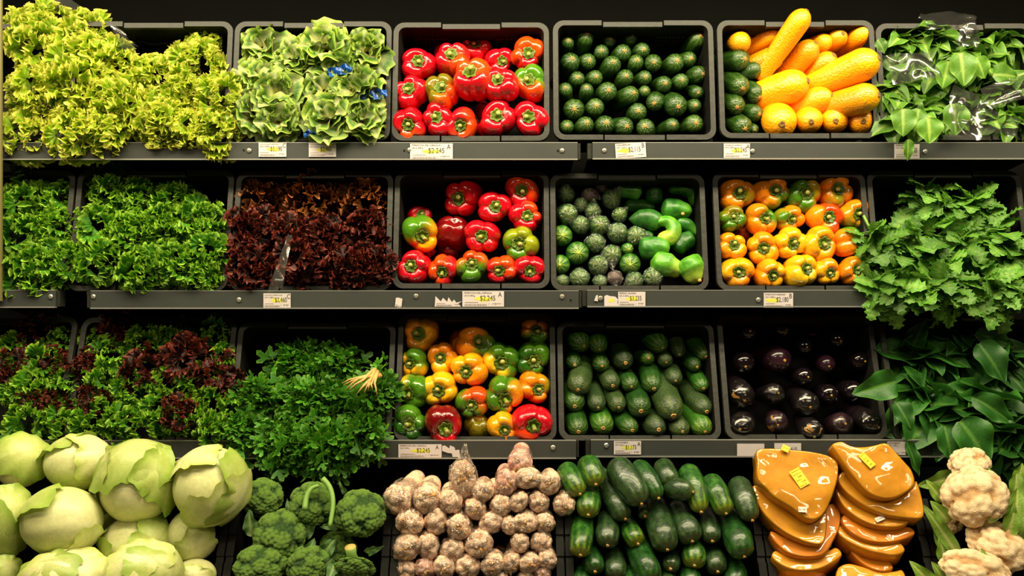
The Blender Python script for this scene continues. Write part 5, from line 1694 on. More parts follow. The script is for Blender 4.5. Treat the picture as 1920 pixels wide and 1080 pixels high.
head('cauliflower', 'cauliflower', GCA, CAV[0], plain('cauliflower_stem', S(214, 206, 142), 0.5, vary=0.15, bscale=20), BCUT, 'large creamy cauliflower in full light with its stem showing', 1585, 470, 222, 165, 0.08, cv8, 3.556, (-0.1, -0.85, 0.55),
     [((1690, 640), (1800, 440), 0.45, 0.05, 0.5), ((1800, 640), (1870, 520), 0.7, 0.03, 0.8), ((1760, 420), (1700, 285), 0.4, 0.02, 0.6), ((1850, 480), (1900, 300), 0.8, 0.0, 0.8), ((1830, 700), (1930, 420), 0.8, 0.02, 0.8), ((1380, 500), (1300, 380), 0.7, 0.0, 0.8), ((1420, 640), (1330, 520), 0.8, 0.01, 0.8), ((1860, 380), (1930, 270), 1.0, 0.0, 1.0), ((1800, 720), (1890, 560), 0.9, 0.03, 0.9)], CLV_, (0.25, -0.35, -1), rnd, 1.25)
head('cauliflower', 'cauliflower', GCA, CAV[1], MATS['cauliflower_stem'], BCUT, 'shaded tan cauliflower peeping out under the dark leaves', 1555, 255, 155, 75, 0.02, cv8, 3.556, (0, -0.8, 0.6), [((1440, 330), (1290, 400), 0.7, 0.0, 0.8)], CLV_)
head('cauliflower', 'cauliflower', GCA, CAV[2], MATS['cauliflower_stem'], BCUT, 'bumpy cauliflower in the lower corner beyond the green leaf', 1740, 800, 212, 112, 0.06, cv8, 3.556, (0.2, -0.8, 0.6), [((1860, 760), (1960, 640), 0.8, 0.0, 0.8)], CLV_)
head('cauliflower', 'cauliflower', GCA, CAV[0], MATS['cauliflower_stem'], BCUT, 'lowest cauliflower with a green leaf folded over it', 1590, 960, 230, 105, 0.10, cv8, 3.556, (0, -0.8, 0.7), [((1700, 1000), (1660, 830), 0.5, 0.03, 0.6), ((1620, 1000), (1590, 860), 0.3, 0.03, 0.6), ((1330, 1080), (1200, 930), 0.7, 0.02, 0.9), ((1400, 1060), (1340, 930), 0.7, 0.02, 0.9)], CLV_)
head('cauliflower', 'cauliflower', GCA, CAV[1], MATS['cauliflower_stem'], BCUT, 'hidden cauliflower of which mostly pale ribs and leaves show beside the pumpkin', 1400, 640, 110, 90, 0.0, cv8, 3.556, (-0.5, -0.6, 0.5), [((1480, 860), (1265, 520), 0.35, 0.06, 0.5), ((1420, 880), (1330, 600), 0.5, 0.05, 0.6), ((1390, 900), (1380, 760), 0.9, 0.05, 0.8)], CLV_)
# ------------------------------------------------------------------ leafy heads
def frill_leaf(seed, waves=10, amp=0.21, fine=25, famp=0.075, A=1.55, na=120, nr=8, bend=0.30, scallop=0.07):
    """A frilled lettuce leaf: a fan about its foot, growing along +z, inner face towards -y, the rim thrown into ruffles."""
    g = np.random.default_rng(seed)
    p1, p2, p3 = g.uniform(0, 6.28, 3)
    vs, run = [], []
    a = np.linspace(-A, A, na)
    for j in range(nr):
        q = j / (nr - 1)
        rho = 0.12 + 0.88 * q
        w = q ** 1.8
        ws = w * (0.75 + 0.25 * np.sin(2.3 * a + p3))
        aa = a + 0.07 * w * np.sin(waves * a * 1.7 + p2)
        ro = rho * (1 + scallop * w * np.sin(fine * a + p1)) * (1 - 0.12 * (np.abs(a) / A) ** 3)
        disp = amp * ws * np.sin(waves * a + p1 + 1.2 * np.sin(2 * a + p2)) + famp * w ** 2 * np.sin(fine * a + p2 + 2 * np.sin(3 * a))
        # the rim of each ruffle rolls over
        ro = ro - 0.10 * w * np.abs(np.sin(waves * a + p1 + 1.2 * np.sin(2 * a + p2)))
        x = ro * np.sin(aa) * 0.85
        z = ro * np.cos(aa) * 0.8 + 0.30
        y = disp + bend * rho ** 2 - 0.25 * (x ** 2)
        vs.append(np.stack([x, y, z], 1))
        run.append(np.full(na, q))
    return new_mesh('leaf', np.concatenate(vs), grid_faces(na, nr), True, None, attrs={'run': np.concatenate(run), 'vein': np.concatenate([np.clip(1 - np.abs(a) * 4.5, 0, 1) * (1 - 0.75 * j / (nr - 1)) for j in range(nr)])})

FRL = [frill_leaf(600 + k, waves=10.5, amp=0.22, fine=27, famp=0.12, A=1.7, na=128, nr=7, bend=0.15) for k in range(5)]
FRF = [frill_leaf(620 + k, waves=9, amp=0.2, fine=23, famp=0.10, A=1.6, na=96, nr=7, bend=0.15) for k in range(4)]
SMO = [frill_leaf(640 + k, waves=3.6, amp=0.24, fine=8.5, famp=0.07, na=60, bend=0.25, A=1.5, scallop=0.02) for k in range(4)]

LET_Y = leaf_mat('lit_lettuce', S(126, 166, 34), S(160, 198, 36), S(240, 240, 112), 0.42, 0.35, None, 0.14, 0.05, 0.6)  # stronger top-shelf light painted in: rims as highlights, foot as recess shade
LET_G = leaf_mat('green_lettuce', S(64, 126, 24), S(78, 150, 26), S(164, 210, 66), 0.45, 0.3, None, 0.22, 0.05, 0.6)  # rims lightened like highlights, foot darkened like recess shade, in the colour
LET_R = leaf_mat('red_lettuce', S(46, 16, 10), S(48, 18, 13), S(122, 46, 34), 0.42, 0.15, None, 0.35, 0.05, 0.5)
LET_B = leaf_mat('bronze_lettuce', S(70, 50, 18), S(98, 60, 24), S(168, 96, 44), 0.45, 0.2, None, 0.3, 0.05, 0.5)
LET_S = leaf_mat('smooth_lettuce', S(222, 230, 164), S(62, 114, 28), S(160, 192, 86), 0.36, 0.22, S(238, 240, 200), 0.35, 0.15, 0.75)
_rm = {}
def leaves_of(base, mat):
    key = (id(base), mat.name)
    if key not in _rm:
        _rm[key] = [remat(m, [mat]) for m in base]
    return _rm[key]

RINGS = 36
def leaf_head(name, fr, px, py, r_px, d, base, mat, ax, label, cat, group, rnd, rings=RINGS, sq=1.0, spread=1.0):
    c0 = fr.on(px, py, d)
    R = r_px * fr.mpp(c0)
    a = Vector(ax).normalized()
    c = c0 - a * R * 0.75
    root = empty(name, TM(c, a, rnd.uniform(0, 6.28), 1.0))
    tag(root, label, cat, group)
    ms = leaves_of(base, mat)
    if isinstance(rings, int):
        # a frilly mass: ruffled leaf ends all over a dome, their rims turned to the viewer
        sz = 0.56 if rings > 20 else 0.66
        for q in fib(int(rings * 1.45), 0.10):
            if q[2] < -0.35:
                continue
            q = Vector(q)
            gdir = (q + Vector((rnd.gauss(0, .38), rnd.gauss(0, .38), rnd.gauss(0, .25) + 0.2))).normalized()
            sc = R * sz * rnd.uniform(0.8, 1.2)
            put('leaf', rnd.choice(ms), root, TM(q * R * rnd.uniform(0.36, 0.58), gdir, rnd.uniform(0, 6.28), sc))
        return root
    for n, tilt, s in rings:
        for k in range(n):
            az = 2 * PI * (k + rnd.uniform(-0.25, 0.25)) / n + tilt
            th = tilt * spread + rnd.uniform(-0.16, 0.16)
            q = Quaternion((0, 0, 1), az) @ Quaternion((1, 0, 0), -th) @ Quaternion((0, 0, 1), rnd.uniform(-0.3, 0.3))
            sc = R * s * rnd.uniform(0.84, 1.12) * 1.02
            put('leaf', rnd.choice(ms), root, Matrix.LocRotScale(Vector((0, 0, 0.12 * R)), q, Vector((sc, sc * sq, sc))))
    return root

def heads(name, fr, items, base, mat, look, where, cat, group, seed, dout=0.02, droop=-0.05, d_by=None, rings=RINGS, gap=45, spread=1.0):
    rnd = random.Random(seed)
    pl = places([(i[0], i[1]) for i in items], gap)
    for (px, py, r, *o), place in zip(items, pl):
        d = (o[0] if o else 0.0) + dout
        ax = Vector((rnd.uniform(-0.4, 0.4), -1, droop + rnd.uniform(-0.3, 0.45)))
        leaf_head(name, fr, px, py, r, d, base, mat, ax, '%s, %s of the %s' % (look, place, where), cat, group, rnd, rings, 1.0, spread)

heads('frilly_lettuce', R1, [(42, 85, 62, .01), (48, 165, 62, .015), (130, 75, 66, .01), (132, 160, 66, .03), (45, 240, 58, .01), (128, 238, 62, .03), (205, 105, 54, .0), (222, 178, 62, .03), (196, 245, 55, .03), (30, 50, 45, -.03), (90, 45, 48, -.03), (165, 50, 48, -.03)],
      FRL, LET_Y, 'bright frilly lettuce', 'heap by the top end panel', 'lettuce', 'bright frilly lettuces on the top shelf', 700, gap=48)
heads('frilly_lettuce', R1, [(285, 140, 48, -.01), (300, 205, 62, .02), (285, 248, 50, .02), (375, 130, 56, .0), (378, 70, 34, -.04), (400, 190, 52, .015), (392, 238, 52, .02), (330, 110, 34, -.05), (345, 172, 45, .0), (340, 235, 45, .02)],
      FRL, LET_Y, 'yellow-green frilly lettuce', 'second top crate', 'lettuce', 'bright frilly lettuces on the top shelf', 701, gap=40)
heads('frilly_lettuce', R2, [(45, 375, 58, -.02), (95, 365, 48, -.03), (40, 440, 58), (98, 430, 50, -.01), (48, 500, 60, .01), (98, 500, 48, .01), (35, 335, 34, -.05)],
      FRL, LET_G, 'green frilly lettuce', 'middle crate by the end panel', 'lettuce', 'green frilly lettuces on the middle shelf', 702, gap=40)
heads('frilly_lettuce', R2, [(185, 365, 50, -.03), (225, 340, 32, -.05), (255, 372, 52, -.03), (320, 368, 50, -.04), (180, 430, 54), (245, 440, 50, .005), (305, 425, 46, -.01), (370, 410, 54, .005), (380, 465, 46, .01), (185, 495, 58, .012), (255, 498, 54, .018), (320, 490, 50, .015), (385, 508, 40, .01)],
      FRL, LET_G, 'green frilly lettuce', 'middle crate beside the red lettuce', 'lettuce', 'green frilly lettuces on the middle shelf', 703, gap=38)
heads('red_lettuce', R2, [(485, 375, 54, -.04), (580, 365, 56, -.035), (682, 372, 56, -.035), (530, 345, 36, -.06), (625, 345, 34, -.06)], FRF, LET_B, 'fine-leaved bronze lettuce', 'middle red lettuce crate', 'lettuce', 'bronze lettuces on the middle shelf', 704, gap=22)
heads('red_lettuce', R2, [(475, 445, 52), (545, 435, 46, -.01), (610, 440, 50), (685, 435, 50, -.005), (480, 505, 52, .01), (560, 500, 56, .012), (640, 502, 54, .012), (700, 500, 38, .01)], FRL, LET_R, 'dark red frilly lettuce', 'middle red lettuce crate', 'lettuce', 'dark red lettuces on the middle shelf', 705, gap=40)
SMALL = 20
heads('frilly_lettuce', R3, [(15, 660, 36, -.02), (65, 690, 42, -.01), (112, 635, 30, -.03), (60, 735, 42), (22, 745, 32), (105, 712, 32), (40, 790, 52, .015), (100, 792, 46, .015)], FRL, LET_G, 'small green lettuce', 'mixed crate by the end panel', 'lettuce', 'green lettuce tufts on the lower shelf', 706, rings=SMALL, gap=38)
heads('red_lettuce', R3, [(55, 622, 46, -.03), (5, 700, 34, .0), (92, 676, 30, -.005), (92, 755, 34, .008), (48, 757, 26, .006)], FRF, LET_R, 'small dark red lettuce', 'mixed crate by the end panel', 'lettuce', 'red lettuce tufts on the lower shelf', 707, rings=SMALL, gap=40)
heads('frilly_lettuce', R3, [(162, 632, 28, -.03), (200, 680, 40, -.01), (190, 725, 38, .0), (268, 648, 38, -.02), (330, 622, 38, -.03), (400, 625, 32, -.025), (412, 672, 28, -.01), (290, 738, 40, .005), (358, 728, 40, .005), (240, 735, 34, .0), (160, 788, 46, .016), (225, 790, 42, .018), (285, 785, 44, .016), (345, 785, 42, .014), (400, 768, 42, .012), (385, 815, 36, .02)],
      FRL, LET_G, 'small green lettuce', 'mixed crate beside the parsley', 'lettuce', 'green lettuce tufts on the lower shelf', 708, rings=SMALL, gap=36)
heads('red_lettuce', R3, [(215, 625, 44, -.02), (262, 698, 42, .02), (345, 668, 48, .025), (395, 708, 42, .025), (153, 690, 28, .0), (165, 755, 28, .006), (330, 772, 32, .042)], FRL, LET_R, 'small red lettuce', 'mixed crate beside the parsley', 'lettuce', 'red lettuce tufts on the lower shelf', 709, rings=SMALL, gap=40)

# smooth-leaved lettuce
SMR = ((3, 0.1, 0.85), (5, 0.35, 0.95), (6, 0.65, 1.05), (5, 1.05, 1.1))
heads('smooth_lettuce', R1, [(488, 85, 46, -.02), (600, 82, 52, .005), (680, 95, 48, -.005), (486, 140, 46, .0), (520, 175, 50, .012), (475, 205, 42, .01), (605, 165, 42, .005), (660, 165, 50, .01), (612, 215, 50, .02), (685, 218, 44, .016), (520, 228, 42, .016), (548, 105, 42, -.005), (640, 130, 38, .005)],
      SMO, LET_S, 'smooth pale-ribbed lettuce', 'top smooth lettuce crate', 'lettuce', 'smooth lettuces on the top shelf', 710, rings=SMR, gap=38)
BLUE = plain('blue_band', S(16, 70, 150), 0.3, vary=0.3, bscale=40)
def band(px, py, w, h, rot, d, lab, seed):
    """A crumpled strip of blue plastic."""
    g = np.random.default_rng(seed)
    c = R1.on(px, py, d)
    k = R1.mpp(c)
    vs = []
    for j in range(5):
        for i in range(12):
            vs.append(((i / 11 - 0.5) * w * k, (j / 4 - 0.5) * h * k * (0.85 + 0.15 * math.sin(i * 0.9 + seed)), 0.006 * math.sin(i * 1.3 + j) + 0.004 * g.normal()))
    o = put('blue_band', new_mesh('blue_band', vs, grid_faces(12, 5), True, [BLUE]), None, Matrix.Translation(c) @ Matrix.Rotation(PI / 2, 4, 'X') @ Matrix.Rotation(math.radians(rot), 4, 'Z'))
    tag(o, lab, 'packaging')
band(638, 132, 46, 20, 12, 0.035, 'blue plastic strip between the smooth lettuce heads near the top', 1)
band(702, 178, 48, 20, 10, 0.035, 'blue plastic strip at the crate side beside the red peppers', 2)
band(585, 247, 32, 14, 22, 0.035, 'blue plastic strip at the bottom of the smooth lettuce crate', 3)

# ------------------------------------------------------------------ loose film: sheets and bags
CLEAR = film_mat('clear_sheet', (0.96, 0.97, 0.93, 1), 0.03, 16.0, 0.9)
HAZY = film_mat('hazy_sheet', (0.86, 0.9, 0.78, 1), 0.06, 10.0, 0.5)
def sheet(name, fr, corners, dd, amp, seed, mat, parent=None, label=None, nu=26, nv=18):
    """A crumpled sheet of film hung between four pixel corners at their own offsets from the crate plane."""
    W = [np.array(fr.on(p[0], p[1], d)[:]) for p, d in zip(corners, dd)]
    vs = []
    for j in range(nv):
        for i in range(nu):
            u, v = i / (nu - 1), j / (nv - 1)
            vs.append((W[0] * (1 - u) + W[1] * u) * (1 - v) + (W[3] * (1 - u) + W[2] * u) * v)
    vs = np.array(vs)
    n = vnoise(vs, 45, seed) * amp + np.abs(vnoise(vs, 90, seed + 1)) * amp * 0.8
    vs = vs + n[:, None] * np.array([0.25, -1.0, 0.3])
    c = vs.mean(0)
    o = put(name, new_mesh(name, vs - c, grid_faces(nu, nv), True, [mat]), None, Matrix.Translation(Vector(c)))
    if parent is not None:
        o.parent = parent
        o.matrix_parent_inverse = parent.matrix_basis.inverted()
        if label:
            o['label'] = label
    return o
o = sheet('film_sheet', R1, [(60, 2), (125, -8), (262, 92), (210, 70)], [-0.07, -0.09, -0.05, 0.0], 0.006, 11, HAZY)
tag(o, 'hazy clear film sheet draped over the top of the frilly lettuce heap', 'plastic film')
o = sheet('film_sheet', R1, [(205, 45), (232, 60), (258, 95), (228, 92)], [0.02, 0.01, 0.02, 0.045], 0.010, 12, CLEAR)
tag(o, 'shiny crumpled film flap at the edge of the lettuce heap', 'plastic film')
o = sheet('film_sheet', R1, [(250, 60), (320, 62), (325, 84), (248, 84)], [-0.10, -0.10, -0.06, -0.06], 0.008, 13, HAZY)
tag(o, 'hazy film edge standing up behind the lettuce in the second crate', 'plastic film')
o = sheet('film_sheet', R2, [(540, 440), (548, 442), (530, 540), (500, 552)], [0.045, 0.045, 0.045, 0.045], 0.006, 14, CLEAR)
tag(o, 'narrow twisted film strip hanging between dark red lettuces', 'plastic film')

# ------------------------------------------------------------------ bunches: spinach, dark leaves, celery, parsley
def bunch(name, fr, px, py, rx, ry, d, n, meshes, size, label, cat, group, rnd, part='leaf', droop=0.45, depth=0.6, spread=1.0, size_var=0.3, inner=0.45):
    """Leaves or sprigs on a dome whose face looks out of the crate; each grows away from the middle and hangs a little."""
    c0 = fr.on(px, py, d)
    k = fr.mpp(c0)
    R = Vector((rx * k, (rx + ry) / 2 * k * depth, ry * k))
    c = c0 + Vector((0, R.y * 0.9, 0))
    root = empty(name, Matrix.Translation(c))
    tag(root, label, cat, group)
    dirs = fib(int(n * 2.0))
    dirs = [Vector(q) for q in dirs]
    dirs = [q for q in dirs if q.y < 0.12]
    rnd.shuffle(dirs)
    for q in dirs[:n]:
        q = (q + Vector((rnd.uniform(-.15, .15), rnd.uniform(-.1, .1), rnd.uniform(-.15, .15)))).normalized()
        g = (q * spread + Vector((rnd.uniform(-.5, .5), rnd.uniform(-.45, .1), rnd.uniform(-.4, .4) - droop))).normalized()
        z = g
        y = -(q + Vector((0, -0.4, 0.25)))
        y = (y - z * y.dot(z)).normalized()
        x = y.cross(z)
        s = size * rnd.uniform(1 - size_var, 1 + size_var)
        f = rnd.uniform(inner, 1.0)
        p = Vector((q.x * R.x, q.y * R.y, q.z * R.z)) * f - z * s * 0.45
        M = Matrix(((x.x, y.x, z.x, p.x), (x.y, y.y, z.y, p.y), (x.z, y.z, z.z, p.z), (0, 0, 0, 1)))
        put(part, rnd.choice(meshes), root, M @ Matrix.Diagonal((s, s, s, 1)))
    return root

SPI = leaf_mat('spinach_leaf', S(180, 200, 116), S(84, 136, 44), S(108, 158, 56), 0.45, 0.22, S(150, 186, 92), 0.4, 0.02, 0.25, 0.1)
SPV = [blade('leaf', 1.0, 0.40 + 0.05 * (k % 3), 800 + k, SPI, lobe=0.0, fold=0.30 + 0.1 * (k % 2), curl=0.7 + 0.35 * (k % 3), wave=0.05 + 0.02 * (k % 2), pet=0.55) for k in range(5)]
rnd = random.Random(41)
GS = 'spinach bunches on the top shelf'
SB = [(1698, 85, 58, 46, 0.0, 'spinach bunch highest beside the yellow squash'), (1760, 75, 50, 40, 0.005, 'spinach bunch under the standing plastic bag'), (1828, 110, 60, 55, 0.02, 'spinach bunch with big pointed leaves in the middle'),
      (1695, 178, 54, 50, 0.02, 'spinach bunch beside the lower yellow squash'), (1722, 222, 62, 50, 0.035, 'spinach bunch hanging over the price rail'), (1790, 210, 48, 44, 0.0, 'shaded spinach bunch sunk between the others'),
      (1885, 85, 48, 40, -0.005, 'spinach bunch at the far end of the top shelf'), (1880, 170, 50, 46, 0.01, 'spinach bunch behind the shiny film at the picture edge'), (1890, 228, 50, 34, 0.01, 'lowest spinach bunch at the picture edge'), (1775, 150, 50, 45, 0.01, 'spinach bunch behind the crumpled film')]
sroots = []
for px, py, rx, ry, d, lab in SB:
    sroots.append(bunch('spinach_bunch', R1, px, py, rx, ry, d, 30, SPV, 0.052, lab, 'spinach', GS, rnd, droop=0.35))
# big hanging leaves on three bunches
def lone_leaf(root, fr, p0, p1, d0, d1, me, w=1.0, curl=1.0, face=(0, -1, 0.2)):
    a, b = fr.on(*p0, d0), fr.on(*p1, d1)
    z = (b - a)
    L = z.length
    z.normalize()
    y = -Vector(face)
    y = (y - z * y.dot(z)).normalized()
    x = y.cross(z)
    M = Matrix(((x.x, y.x, z.x, a.x), (x.y, y.y, z.y, a.y), (x.z, y.z, z.z, a.z), (0, 0, 0, 1)))
    o = put('leaf', me, root)
    o.matrix_basis = root.matrix_basis.inverted() @ M @ Matrix.Diagonal((L * w, L * curl, L, 1))
    return o
BIGS = [blade('leaf', 1.0, 0.46, 820 + k, SPI, fold=0.22, curl=0.35, wave=0.05, nu=11, nv=15, pet=0.0) for k in range(3)]
for ri, p0, p1, d0, d1, w in ((2, (1800, 100), (1812, 156), .06, .065, 1.0), (2, (1778, 115), (1770, 162), .055, .055, 1.0), (2, (1830, 108), (1850, 145), .055, .05, 1.0), (4, (1692, 205), (1696, 252), .07, .075, 1.1), (4, (1740, 222), (1746, 266), .075, .075, 1.25),
                             (4, (1722, 205), (1718, 245), .06, .06, 1.0), (4, (1788, 195), (1796, 250), .06, .06, 1.0), (4, (1702, 262), (1704, 300), .06, .055, 0.6), (7, (1862, 140), (1912, 140), .04, .03, 0.9), (0, (1645, 75), (1660, 95), .03, .03, 1.1)):
    lone_leaf(sroots[ri], R1, p0, p1, d0, d1, rnd.choice(BIGS), w)
for ri, cs, dd, sd in ((1, [(1720, 30), (1815, 22), (1825, 62), (1730, 60)], [-0.04, -0.06, 0.02, 0.02], 21), (9, [(1660, 100), (1745, 98), (1762, 150), (1675, 158)], [0.045, 0.06, 0.06, 0.05], 22), (5, [(1780, 165), (1850, 190), (1835, 265), (1770, 262)], [0.06, 0.05, 0.06, 0.06], 23),
                       (7, [(1840, 165), (1925, 140), (1930, 185), (1865, 200)], [0.06, 0.06, 0.06, 0.065], 24), (8, [(1840, 205), (1915, 225), (1910, 255), (1830, 240)], [0.065, 0.06, 0.06, 0.065], 25), (2, [(1800, 50), (1835, 55), (1830, 90), (1795, 85)], [0.04, 0.02, 0.04, 0.06], 26)):
    sheet('plastic_bag', R1, cs, dd, 0.012, sd, CLEAR, sroots[ri], 'clear crumpled plastic')

# dark leaves of the lower shelf
DRK = leaf_mat('dark_leaf', S(126, 164, 82), S(38, 96, 30), S(58, 122, 40), 0.48, 0.2, S(84, 138, 56), 0.4, 0.02, 0.2, 0.08)
DKV = [blade('leaf', 1.0, 0.34 + 0.05 * (k % 3), 840 + k, DRK, fold=0.22 + 0.18 * (k % 3), curl=0.5 + 0.4 * (k % 2), wave=0.04, nu=11, nv=15, pet=0.5) for k in range(5)]
GD = 'dark leafy greens on the lower shelf'
DB = [(1735, 690, 72, 62, 0.0, 'dark leafy bunch nearest the eggplants'), (1815, 660, 66, 50, -0.01, 'dark leafy bunch at the top of its crate'), (1885, 690, 60, 60, 0.0, 'dark leafy bunch at the picture edge'),
      (1760, 780, 74, 60, 0.02, 'dark leafy bunch hanging over the lower rail'), (1850, 790, 74, 60, 0.025, 'dark leafy bunch with the widest lowest leaves'), (1895, 830, 44, 40, 0.02, 'dark leafy bunch low in the corner')]
droots = [bunch('leafy_greens', R3, px, py, rx, ry, d, 28, DKV, 0.100, lab, 'leafy greens', GD, rnd, droop=0.35) for px, py, rx, ry, d, lab in DB]
DBIG = [blade('leaf', 1.0, 0.36, 850 + k, DRK, fold=0.42, curl=0.55, wave=0.07, nu=13, nv=17) for k in range(3)]
for ri, p0, p1, d0, d1, w in ((0, (1680, 715), (1615, 735), .05, .075, 0.95), (1, (1835, 645), (1890, 710), .06, .075, 1.0), (4, (1800, 790), (1860, 862), .07, .08, 1.25), (3, (1700, 830), (1728, 890), .06, .06, 0.5),
                             (4, (1770, 800), (1790, 862), .06, .07, 1.1), (1, (1830, 625), (1905, 645), .03, .04, 0.7), (3, (1680, 755), (1712, 800), .06, .075, 1.0), (4, (1825, 745), (1905, 790), .06, .07, 0.8)):
    lone_leaf(droots[ri], R3, p0, p1, d0, d1, rnd.choice(DBIG), w)

# celery
CEL = leaf_mat('celery_leaf', S(150, 188, 84), S(64, 134, 38), S(104, 168, 58), 0.42, 0.25, S(120, 170, 74), 0.4, 0.0, 0.35)
def serrate(L, Wd, lobes, seed, cup=0.12):
    """A deeply cut leaflet, foot at the origin, along +z: a fan of toothed lobes about the midrib."""
    g = np.random.default_rng(seed)
    side = []
    n = lobes * 3
    for k in range(n + 1):
        q = 0.08 + 0.92 * k / n
        env = Wd * math.sin(PI * min(1, 0.18 + 0.80 * q)) ** 0.8
        tooth = (0.62, 1.0, 0.80)[k % 3] if k < n else 0.0
        side.append((env * tooth * g.uniform(0.9, 1.1), L * (q + (0.06 if k % 3 == 1 else 0))))
    mid = [(0, L * (0.08 + 0.92 * k / n) * 0.94) for k in range(n + 1)]
    v, run, ve = [], [], []
    for sgn in (-1, 1):
        b = len(v)
        for k in range(n + 1):
            e = k / n
            v.append((0, 0.06 * L * e * e * 2, mid[k][1]))
            run.append(0.2 + 0.3 * e)
            ve.append(1.0)
            x, z = side[k]
            v.append((sgn * x, 0.10 * L * e * e * 2 - cup * x + 0.03 * L * math.sin(k * 2.1 + seed), z))
            run.append(0.95)
            ve.append(0.0)
    f = []
    for s in (0, 1):
        b = s * 2 * (n + 1)
        for k in range(n):
            q = (b + 2 * k, b + 2 * k + 1, b + 2 * k + 3, b + 2 * k + 2)
            f.append(q if s else q[::-1])
    return np.array(v), f, np.array(run), np.array(ve)
def celery_sprig(seed):
    g = np.random.default_rng(seed)
    mb = MB()
    tv, tf = tube([(0, 0, -0.5), (0, 0.02, -0.1), (0, 0.04, 0.45)], [0.035, 0.03, 0.015], 5)
    mb.add(tv, tf, 0, run=0.0, vein=0.8)
    for k, (zz, ang, s) in enumerate(((0.42, 0.0, 0.62), (0.32, 0.75, 0.52), (0.32, -0.75, 0.52), (0.08, 1.05, 0.46), (0.08, -1.05, 0.46))):
        v, f, run, ve = serrate(s, s * 0.46, 4, seed * 7 + k)
        a = ang + g.normal(0, 0.12)
        tw = g.normal(0, 0.25)
        Rm = np.array((Matrix.Rotation(-a, 3, 'Y') @ Matrix.Rotation(tw, 3, 'Z') @ Matrix.Rotation(g.uniform(-0.5, 0.15), 3, 'X')))
        mb.add(v @ Rm.T + np.array([0, 0.04 * zz, zz]), f, 0, run=run, vein=ve)
    return mb.mesh('leaf_spray', [CEL])
CEV = [celery_sprig(860 + k) for k in range(5)]
GC = 'celery bunches on the middle shelf'
for px, py, rx, ry, d, n, lab in ((1748, 375, 46, 48, 0.0, 16, 'celery bunch standing tallest above its crate'), (1835, 390, 62, 45, 0.01, 24, 'celery bunch with pale sunlit-looking tips at the top'), (1650, 455, 40, 40, 0.03, 13, 'celery bunch reaching over the orange peppers'), (1710, 470, 66, 62, 0.015, 30, 'celery bunch in the middle with dark hollows'),
                              (1820, 460, 70, 60, 0.025, 34, 'celery bunch spreading under the pale tips'), (1890, 470, 50, 66, 0.02, 24, 'celery bunch at the picture edge'), (1680, 545, 60, 44, 0.045, 26, 'celery bunch drooping below the orange peppers'), (1780, 550, 70, 46, 0.05, 30, 'celery bunch drooping over the price rail'), (1875, 550, 54, 44, 0.045, 24, 'celery bunch drooping lowest at the picture edge')):
    bunch('celery_bunch', R2, px, py, rx, ry, d, int(n * 0.85), CEV, 0.082, lab, 'celery', GC, rnd, part='leaf_spray', droop=0.30, inner=0.4)

# parsley
PAR = leaf_mat('parsley_leaf', S(130, 176, 70), S(66, 142, 36), S(136, 190, 62), 0.42, 0.3, None, 0.45, 0.0, 0.4)
ROOT = plain('parsley_root', S(206, 160, 96), 0.7, vary=0.25, bscale=40)
def parsley_sprig(seed):
    g = np.random.default_rng(seed)
    mb = MB()
    bend = g.uniform(0.1, 0.35)
    st = lambda q: np.array([0.05 * math.sin(q * 3 + seed), bend * q * q, q - 0.4])
    tv, tf = tube([st(q) for q in (0, 0.4, 0.8, 1.1)], [0.02, 0.017, 0.013, 0.008], 4)
    mb.add(tv, tf, 0, run=0.2, vein=0.0)
    for k in range(8):
        q = 0.35 + 0.75 * (k + 0.5) / 8
        o = st(q)
        a = g.uniform(0, 6.28)
        el = g.uniform(-0.1, 0.9)
        dr = np.array([math.cos(a) * math.cos(el), -abs(math.sin(a)) * 0.7 * math.cos(el) + 0.1, math.sin(el)])
        dr /= np.linalg.norm(dr)
        base = o + dr * g.uniform(0.10, 0.26)
        if k % 3 == 0:
            tv, tf = tube([o, base], [0.009, 0.007], 3)
            mb.add(tv, tf, 0, run=0.2, vein=0.0)
        n = g.normal(0, 0.32, 3) + np.array([0, -1, 0.3])
        x = np.cross(dr, n)
        x /= np.linalg.norm(x) + 1e-9
        up = np.cross(x, dr)
        s = g.uniform(0.24, 0.38)
        pts = [base]
        rs = (0.45, 0.85, 0.80, 0.42, 0.92, 1.1, 0.92, 0.42, 0.80, 0.85, 0.45)
        for i, rr in enumerate(rs):
            t = -1.35 + 2.7 * i / 10
            pts.append(base + s * rr * (math.cos(t) * dr + math.sin(t) * x) + up * s * (0.10 * (i in (3, 7)) - 0.12 * abs(t)))
        mb.add(pts, [(0, i, i + 1) for i in range(1, 11)], 0, run=[0.35] + [0.9] * 11, vein=0.0)
    return mb.mesh('sprig', [PAR])
PAV = [parsley_sprig(880 + k) for k in range(7)]
GP = 'parsley bunches on the lower shelf'
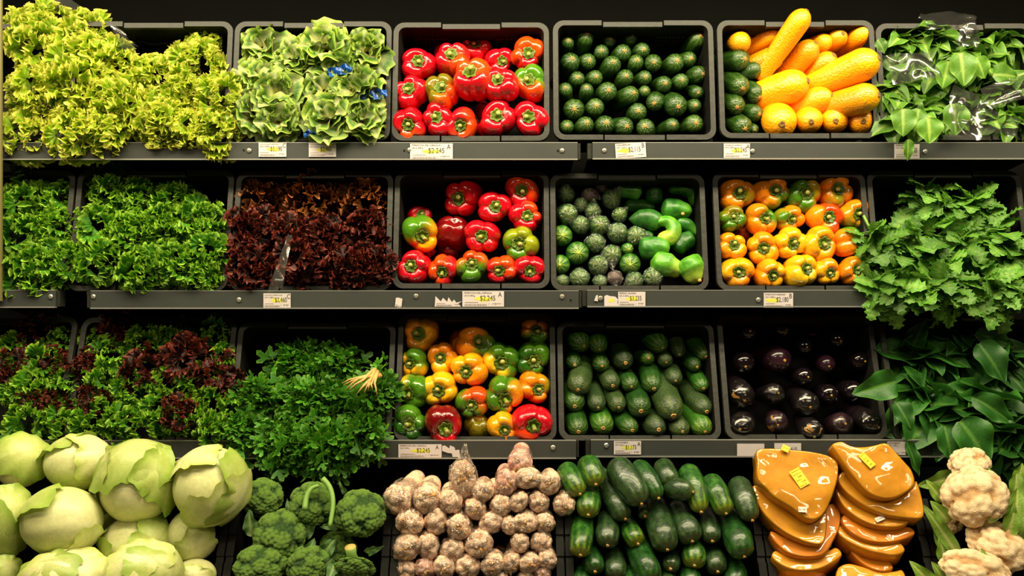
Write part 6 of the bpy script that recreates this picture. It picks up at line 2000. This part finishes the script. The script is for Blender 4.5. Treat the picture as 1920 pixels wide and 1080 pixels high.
PB = [(545, 690, 52, 52, 0.0, 40, 'parsley bunch rising highest in the crate'), (625, 690, 58, 45, 0.0, 42, 'parsley bunch behind the pale roots'), (700, 740, 46, 50, 0.03, 36, 'parsley bunch touching the yellow peppers'), (480, 755, 52, 50, 0.02, 40, 'parsley bunch reaching towards the mixed lettuce'),
      (560, 760, 62, 52, 0.03, 52, 'parsley bunch in the middle of the heap'), (635, 770, 62, 52, 0.035, 52, 'parsley bunch below the pale roots'), (450, 815, 44, 44, 0.035, 34, 'parsley bunch hanging above the iceberg lettuce'), (520, 835, 60, 50, 0.045, 52, 'parsley bunch hanging over the lower rail'),
      (600, 845, 60, 48, 0.05, 50, 'parsley bunch hanging lowest over the broccoli'), (675, 825, 50, 46, 0.05, 40, 'parsley bunch hanging beside the cream price tag'), (600, 640, 70, 30, -0.09, 26, 'shaded parsley bunch deep at the back of the crate')]
proots = [bunch('parsley_bunch', R3, px, py, rx, ry, d, int(n * 0.75), PAV, 0.068, lab, 'parsley', GP, rnd, part='sprig', droop=0.45, inner=0.45) for px, py, rx, ry, d, n, lab in PB]
# the pale roots of one bunch
r0 = proots[1]
mb = MB()
cvr = conv(400, 580, 2.866)
for k in range(11):
    g = random.Random(k)
    a = (885 + g.uniform(-30, 20), 330 + g.uniform(-15, 30))
    m_ = (775 + 9 * k + g.uniform(-12, 12), 372 + 3 * k + g.uniform(-8, 8))
    e = (690 + 190 * (k / 10) ** 1.3, 400 + g.uniform(-20, 15) + 55 * min(1, k / 5))
    pts_ = [R3.on(*cvr(*p), dq)[:] for p, dq in ((a, .07), (((a[0] + m_[0]) / 2, (a[1] + m_[1]) / 2 - 4), .09), (m_, .105), (((e[0] + m_[0]) / 2, (e[1] + m_[1]) / 2 - 6), .105), (e, .10))]
    v, f = tube(np.array(pts_) - np.array(r0.matrix_basis.translation[:]), [0.0040, 0.0036, 0.0024, 0.0018, 0.0008], 6)
    mb.add(v, f)
put('root', mb.mesh('root', [ROOT]), r0, label='pale tan roots')
